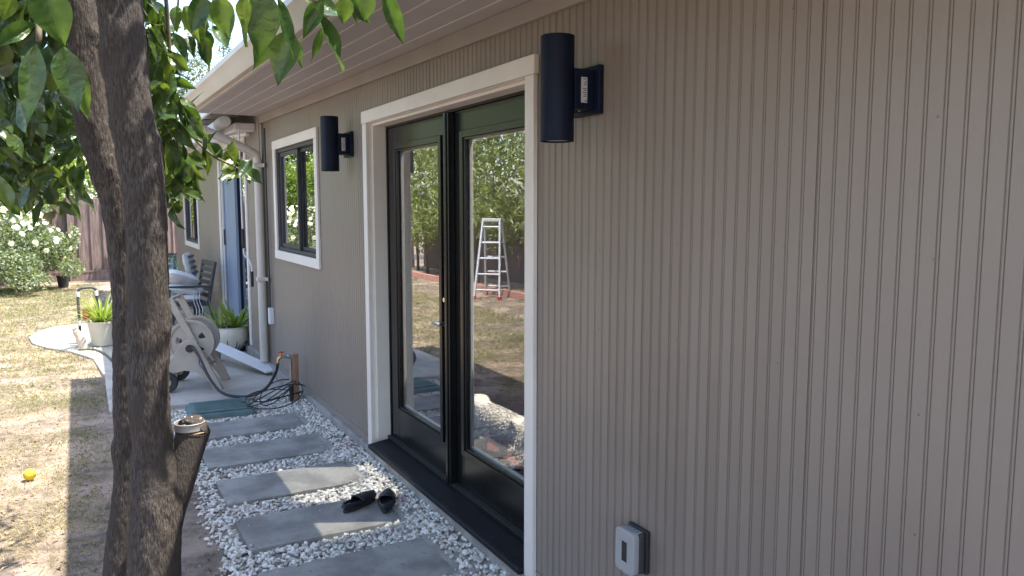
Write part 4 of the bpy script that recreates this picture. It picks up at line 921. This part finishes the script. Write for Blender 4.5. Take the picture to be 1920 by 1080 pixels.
# ================================================================== FAR FENCE, ROSES, BACKGROUND TREES
fe = thing('wooden_fence', 'weathered red brown board fence across the far end of the lawn', 'fence')
x = -6.1; k = 0
while x < 3.2:
    b = MB(); top = 1.84 + random.uniform(-.012, .012); b.box((x, 20.0 + random.uniform(0, .006), .10), (x+.232, 20.02, top)); b.build('board', 'fence_wood', fe, bevel=.003)
    b = MB(); b.box((x+.215, 19.975, .10), (x+.26, 19.998, top-.01)); b.build('batten', 'fence_wood', fe, bevel=.003); x += .245
for x in (-5.2, -3.55, -1.92, .5, 2.6):
    b = MB(); b.box((x, 19.90, -.1), (x+.10, 19.974, 1.88)); b.build('post', 'fence_wood', fe, bevel=.004)
b = MB(); b.box((-6.1, 19.965, -.05), (3.2, 19.974, .16)); b.build('kick_board', 'fence_wood', fe); b = MB(); b.box((-6.1, 19.955, .165), (3.2, 19.964, .21)); b.build('rail', 'fence_wood', fe)
sf = thing('side_fence', 'brown board fence behind the tall shrubs, seen only reflected in the door', 'fence')
b = MB()
for k in range(165): b.box((-6.30 + random.uniform(0, .01), -5 + k*.15, 0), (-6.28, -5 + k*.15 + .143, 1.85))
stuff(b.build('board_row', 'fence_wood', sf))

def bush(name, label, cat, base, E, stems, ln, wd, matn, group=None, seg=2, lump=0, droop=.2, nf=1.0, trunk_r=.02):
    t = thing(name, label, cat, base, 0, group); b = MB(); B0 = Vector(base)
    for (c, r, n) in E[:stems] if stems <= len(E) else E:
        tgt = Vector(c); mid = tgt*.5 + Vector((random.uniform(-.15, .15)*r[0], random.uniform(-.15, .15)*r[1], 0)); b.tube(bez([(random.uniform(-.05, .05), random.uniform(-.05, .05), -.05), mid*.55, tgt], 6), [trunk_r*(1 - .75*i/12) for i in range(13)], 8, noise=.1)
    b.build('trunk' if cat == 'tree' else 'stems', 'twig', t, smooth='all')
    c = crown('crown', E, ln, wd, matn, t, droop, seg, .25, lump, nf); stuff(c); return t
rose = bush('rose_bush', 'white flowering rose bush in the far left corner by the fence', 'shrub', (-2.55, 18.3, -.03),
     [((.15, -.1, .85), (.55, .6, .5), 2400), ((-.55, -.3, 1.0), (.7, .6, .55), 2400), ((.45, .1, .75), (.35, .5, .4), 900), ((-.2, -.9, .55), (.45, .4, .35), 1100), ((-.1, .2, 1.35), (.4, .4, .25), 600), ((-1.2, -.2, .9), (.7, .7, .7), 1500), ((.75, .0, 1.05), (.12, .2, .3), 160), ((.25, .1, 1.62), (.14, .15, .25), 160), ((-.45, 0, 1.75), (.15, .15, .22), 140), ((.7, -.5, .45), (.25, .3, .2), 260), ((.0, -1.3, .3), (.4, .25, .2), 330)], 6, .075, .045, 'leaf_rose', droop=.1, trunk_r=.022)
def flower_mesh(nm, m, r):
    b = MB()
    for ring, (rr, el, cnt) in enumerate(((r, .25, 6), (r*.75, .7, 5), (r*.45, 1.1, 4))):
        for k in range(cnt):
            a = 2*math.pi*k/cnt + ring*.5; d = Vector((math.cos(a)*math.cos(el), math.sin(a)*math.cos(el), math.sin(el))); s2 = Vector((-math.sin(a), math.cos(a), 0))*rr*.55; u = Vector((0, 0, rr*.2))
            b.add([(0, 0, 0), tuple(d*rr*.6 - s2), tuple(d*rr + u*0), tuple(d*rr*.6 + s2)], [(0, 1, 2, 3)])
    return b.mesh(nm, m)
fm = flower_mesh('flower', 'petal', .054); pm_ = flower_mesh('flower', 'pink_petal', .05)
for k in range(150):
    c, r = random.choice([((.15, -.1, .95), (.6, .65, .5)), ((-.5, -.3, 1.1), (.7, .65, .55)), ((-.1, .1, 1.45), (.4, .4, .25)), ((-1.1, -.2, 1.1), (.7, .7, .6))])
    q = Vector((random.gauss(0, 1), random.gauss(-.7, 1), random.gauss(.35, 1))).normalized()
    o = link(bpy.data.objects.new('flower', fm)); o.parent = rose; o.location = (c[0]+q.x*r[0]*1.02, c[1]+q.y*r[1]*1.02, c[2]+q.z*r[2]*1.02); o.rotation_euler = q.to_track_quat('Z', 'Y').to_euler(); o.scale = [random.uniform(.7, 1.25)]*3
b = MB(); b.lathe([(.09, 0), (.115, .22), (.125, .225), (.125, .245), (.112, .245)], (-2.03, 18.55, -.03), 24); tag(b.build('nursery_pot', 'rubber', smooth=True), 'black plastic nursery pot on the lawn beside the rose bush', 'pot')

bush('yellow_green_shrub', 'bright yellow green shrub rising behind the roses at the left edge', 'shrub', (-2.9, 19.3, 0), [((0, 0, 2.0), (1.0, .5, .7), 2600), ((-.9, .1, 2.3), (.8, .5, .8), 1800), ((.6, .1, 2.35), (.7, .4, .5), 1400)], 3, .10, .05, 'leaf_yellow', trunk_r=.04)
bush('hedge_tree', 'sunlit yellow green tree above the far fence behind the stems', 'tree', (-1.6, 22.5, 0), [((0, 0, 3.2), (1.6, 1.0, 1.1), 3400), ((-.6, -1.6, 2.2), (1.6, .5, .55), 1700), ((-2.4, -1.6, 2.3), (1.3, .5, .6), 1400), ((1.0, -1.5, 2.15), (.9, .5, .5), 800), ((-1.8, .3, 3.8), (1.5, 1.0, 1.3), 3000), ((1.4, .2, 2.9), (1.1, .9, .9), 1900), ((-.2, .5, 4.6), (1.6, 1.0, .9), 2600)], 4, .14, .06, 'leaf_yellow', trunk_r=.09)
bush('hedge_tree', 'dark leafy tree beyond the fence at the left edge of the photo', 'tree', (-4.6, 23.0, 0), [((0, 0, 3.4), (1.6, 1.2, 1.6), 3400), ((-.6, .2, 5.2), (1.7, 1.2, 1.2), 2600), ((1.0, .1, 5.6), (1.2, 1.0, 1.1), 2000)], 3, .15, .065, 'leaf', trunk_r=.10)
bush('flowering_shrub', 'pink flowering shrub behind the house corner', 'shrub', (-.55, 19.4, 0), [((0, 0, 1.7), (.45, .35, .5), 900), ((.35, 0, 2.3), (.4, .3, .5), 700)], 2, .09, .05, 'leaf_yellow', trunk_r=.03)
fsh = [o for o in scene.objects if o.name.startswith('flowering_shrub')][0]
for k in range(34):
    q = Vector((random.gauss(0, 1), random.gauss(-.9, .7), random.gauss(0, 1))).normalized(); o = link(bpy.data.objects.new('flower', pm_)); o.parent = fsh; o.location = (q.x*.48, q.y*.4, 1.9+q.z*.6); o.rotation_euler = q.to_track_quat('Z', 'Y').to_euler()
bush('tall_tree', 'tall airy grey green tree rising behind the roof against the sky', 'tree', (3.2, 36, 0),
     [((.2, 0, 7.2), (1.7, 1.6, 1.5), 7500), ((-1.0, .3, 5.6), (1.6, 1.4, 1.4), 5200), ((1.6, .2, 5.8), (1.7, 1.4, 1.6), 5600), ((.3, 0, 8.7), (.95, .9, .7), 1500), ((2.2, .4, 7.9), (1.0, .9, .8), 1400), ((-2.4, .2, 4.6), (1.3, 1.0, 1.3), 1800)], 6, .15, .05, 'leaf_grey', lump=1, nf=.9, trunk_r=.16)
# tall shrubs along the side fence (the door glass mirrors them)
for k, yy in enumerate(np.arange(10.3, 20.0, 1.25)):
    h = 4.9 + .6*math.sin(k*1.9) + .3*math.sin(k*.7)
    bush('tall_shrub', 'tall shrub in the row along the side fence, seen reflected in the door glass', 'shrub', (-5.75 + .2*math.sin(k*2.3), float(yy), 0),
         [((0, 0, h*.55), (.75, .95, h*.42), 2200), ((.15, .2, h*.85), (.65, .75, h*.22), 900), ((.25, -.3, h*.32), (.5, .7, .5), 350)], 3, .17, .05, 'leaf_hedge', 'shrubs along the side fence', droop=.5, trunk_r=.03)
b = MB(); b.tube([(-1.2, 26, 10.3), (1.73, 29.5, 7.5), (4.2, 33, 4.9)], .012, 6); tag(b.build('overhead_wire', 'grey_plastic'), 'thin pale wire crossing the sky in front of the tall tree', 'wire')
# brick edging and ladder by the side fence
be = thing('brick_edging', 'low red brick edging at the foot of the side fence shrubs', 'edging')
bmsh = None
for k in range(64):
    if bmsh is None: q = MB(); q.box((-.05, -.10, -.03), (.05, .10, .09)); bmsh = q.mesh('brick', 'brick_red')
    o = link(bpy.data.objects.new('brick', bmsh)); o.parent = be; o.location = (-5.05 + random.uniform(-.008, .008), 6.0 + k*.208, 0); o.rotation_euler = (0, 0, random.uniform(-.03, .03))
la = thing('step_ladder', 'aluminium folding ladder standing by the side fence, seen in the door reflection', 'ladder', (-4.75, 12.7, -.03), R(-48))
for s in (-1, 1):
    for e in (-1, 1):
        b = MB(); b.bar((e*.42, s*.24, 0), (e*.06, s*.16, 1.42), .03, .07, (1, 0, 0)); b.build('rail', 'aluminium', la)
for e in (-1, 1):
    for k in range(5):
        t = (k+.6)/5; b = MB(); b.tube([(e*(.42-.36*t), -.24+.08*t, 1.42*t), (e*(.42-.36*t), .24-.08*t, 1.42*t)], .018, 8); b.build('rung', 'aluminium', la)
b = MB(); b.box((-.08, -.18, 1.40), (.08, .18, 1.46)); b.build('hinge_cap', 'aluminium', la, bevel=.01)
for s in (-1, 1):
    for e in (-1, 1): b = MB(); b.box((e*.42-.04, s*.24-.03, -.0), (e*.42+.04, s*.24+.03, .06)); b.build('foot', 'red_paint', la)

# ================================================================== INSIDE THE ROOM: rug and dog
b = MB(); b.box((.30, 2.9, .119), (2.3, 6.2, .128)); tag(b.build('rug', 'rug_red', bevel=.003), 'dark red patterned rug on the floor inside the french door', 'rug')
dog = thing('dog', 'shaggy grey dog standing on the red rug inside the door', 'dog', (.58, 3.66, .128), R(4))
J = {'hip': (0, .02, .225, .088), 'mid': (0, .25, .225, .090), 'chest': (0, .46, .225, .100), 'neck': (.0, .60, .245, .07), 'head': (-.0, .70, .26, .066), 'muz': (-.0, .79, .225, .036), 'nose': (-.0, .825, .215, .024),
     'tail1': (0, -.075, .25, .028), 'tail2': (.02, -.14, .22, .024), 'tail3': (.02, -.17, .17, .018)}
Eg = [('hip', 'mid'), ('mid', 'chest'), ('chest', 'neck'), ('neck', 'head'), ('head', 'muz'), ('muz', 'nose'), ('hip', 'tail1'), ('tail1', 'tail2'), ('tail2', 'tail3')]
for s, nm in ((-1, 'l'), (1, 'r')):
    o_ = .03*s
    J['kn'+nm] = (.075*s, .09+o_, .17, .055); J['hk'+nm] = (.075*s, -.02+o_, .10, .032); J['pw'+nm] = (.075*s, .0+o_, .03, .032); J['pt'+nm] = (.075*s, .055+o_, .022, .028); Eg += [('hip', 'kn'+nm), ('kn'+nm, 'hk'+nm), ('hk'+nm, 'pw'+nm), ('pw'+nm, 'pt'+nm)]
    J['el'+nm] = (.07*s, .45-o_, .15, .05); J['wr'+nm] = (.07*s, .46-o_, .09, .032); J['fp'+nm] = (.07*s, .46-o_, .03, .032); J['ft'+nm] = (.07*s, .51-o_, .022, .028); Eg += [('chest', 'el'+nm), ('el'+nm, 'wr'+nm), ('wr'+nm, 'fp'+nm), ('fp'+nm, 'ft'+nm)]
    J['ear'+nm] = (.06*s, .68, .31, .03); J['et'+nm] = (.085*s, .685, .245, .018); Eg += [('head', 'ear'+nm), ('ear'+nm, 'et'+nm)]
names = list(J); me = bpy.data.meshes.new('body'); me.from_pydata([J[k][:3] for k in names], [(names.index(a), names.index(c)) for a, c in Eg], []); me.materials.append(M['fur_skin'])
body = link(bpy.data.objects.new('body', me)); body.parent = dog
sk = body.modifiers.new('skin', 'SKIN'); me.skin_vertices.new() if not me.skin_vertices else None
for i, k in enumerate(names): me.skin_vertices[0].data[i].radius = (J[k][3]*.9, J[k][3]*.9)
me.skin_vertices[0].data[names.index('hip')].use_root = True
sb = body.modifiers.new('sub', 'SUBSURF'); sb.levels = 2; sb.render_levels = 2
P, D, Tn = [], [], []
for a, c in Eg:
    A1, C1 = Vector(J[a][:3]), Vector(J[c][:3]); ax = (C1-A1); L = ax.length; axn = ax.normalized(); o1 = axn.orthogonal().normalized(); o2 = axn.cross(o1); ra, rc = J[a][3], J[c][3]
    for _ in range(int(2600*(L*(ra+rc)/2)/.02)+90):
        t = random.random(); an = random.uniform(0, 6.28); r = (ra+(rc-ra)*t)*.86; q = o1*math.cos(an)+o2*math.sin(an); P.append(tuple(A1+ax*t+q*r)); D.append(tuple(q*.55 + Vector((random.gauss(0, .3), -.5+random.gauss(0, .3), -.55)))); Tn.append(min(1, max(0, random.gauss(.5, .28))))
P, D = np.array(P), np.array(D); V, F, T = leaf_arrays(P, D, rng.normal(size=P.shape), rng.uniform(.012, .026, len(P)), np.full(len(P), .004), np.array(Tn), 2, .2); stuff(big_mesh('fur', V, F, 'fur', T, dog, True))
for s in (-1, 1):
    b = MB(); b.lathe([(.001, -.011), (.008, -.008), (.011, 0), (.008, .008), (.001, .011)], (.034*s, .755, .28), 12); b.build('eye', 'rubber', dog, smooth='all')
b = MB(); b.lathe([(.001, -.016), (.012, -.012), (.017, 0), (.012, .011), (.001, .014)], (0, .84, .222), 14); b.build('nose', 'rubber', dog, smooth='all')
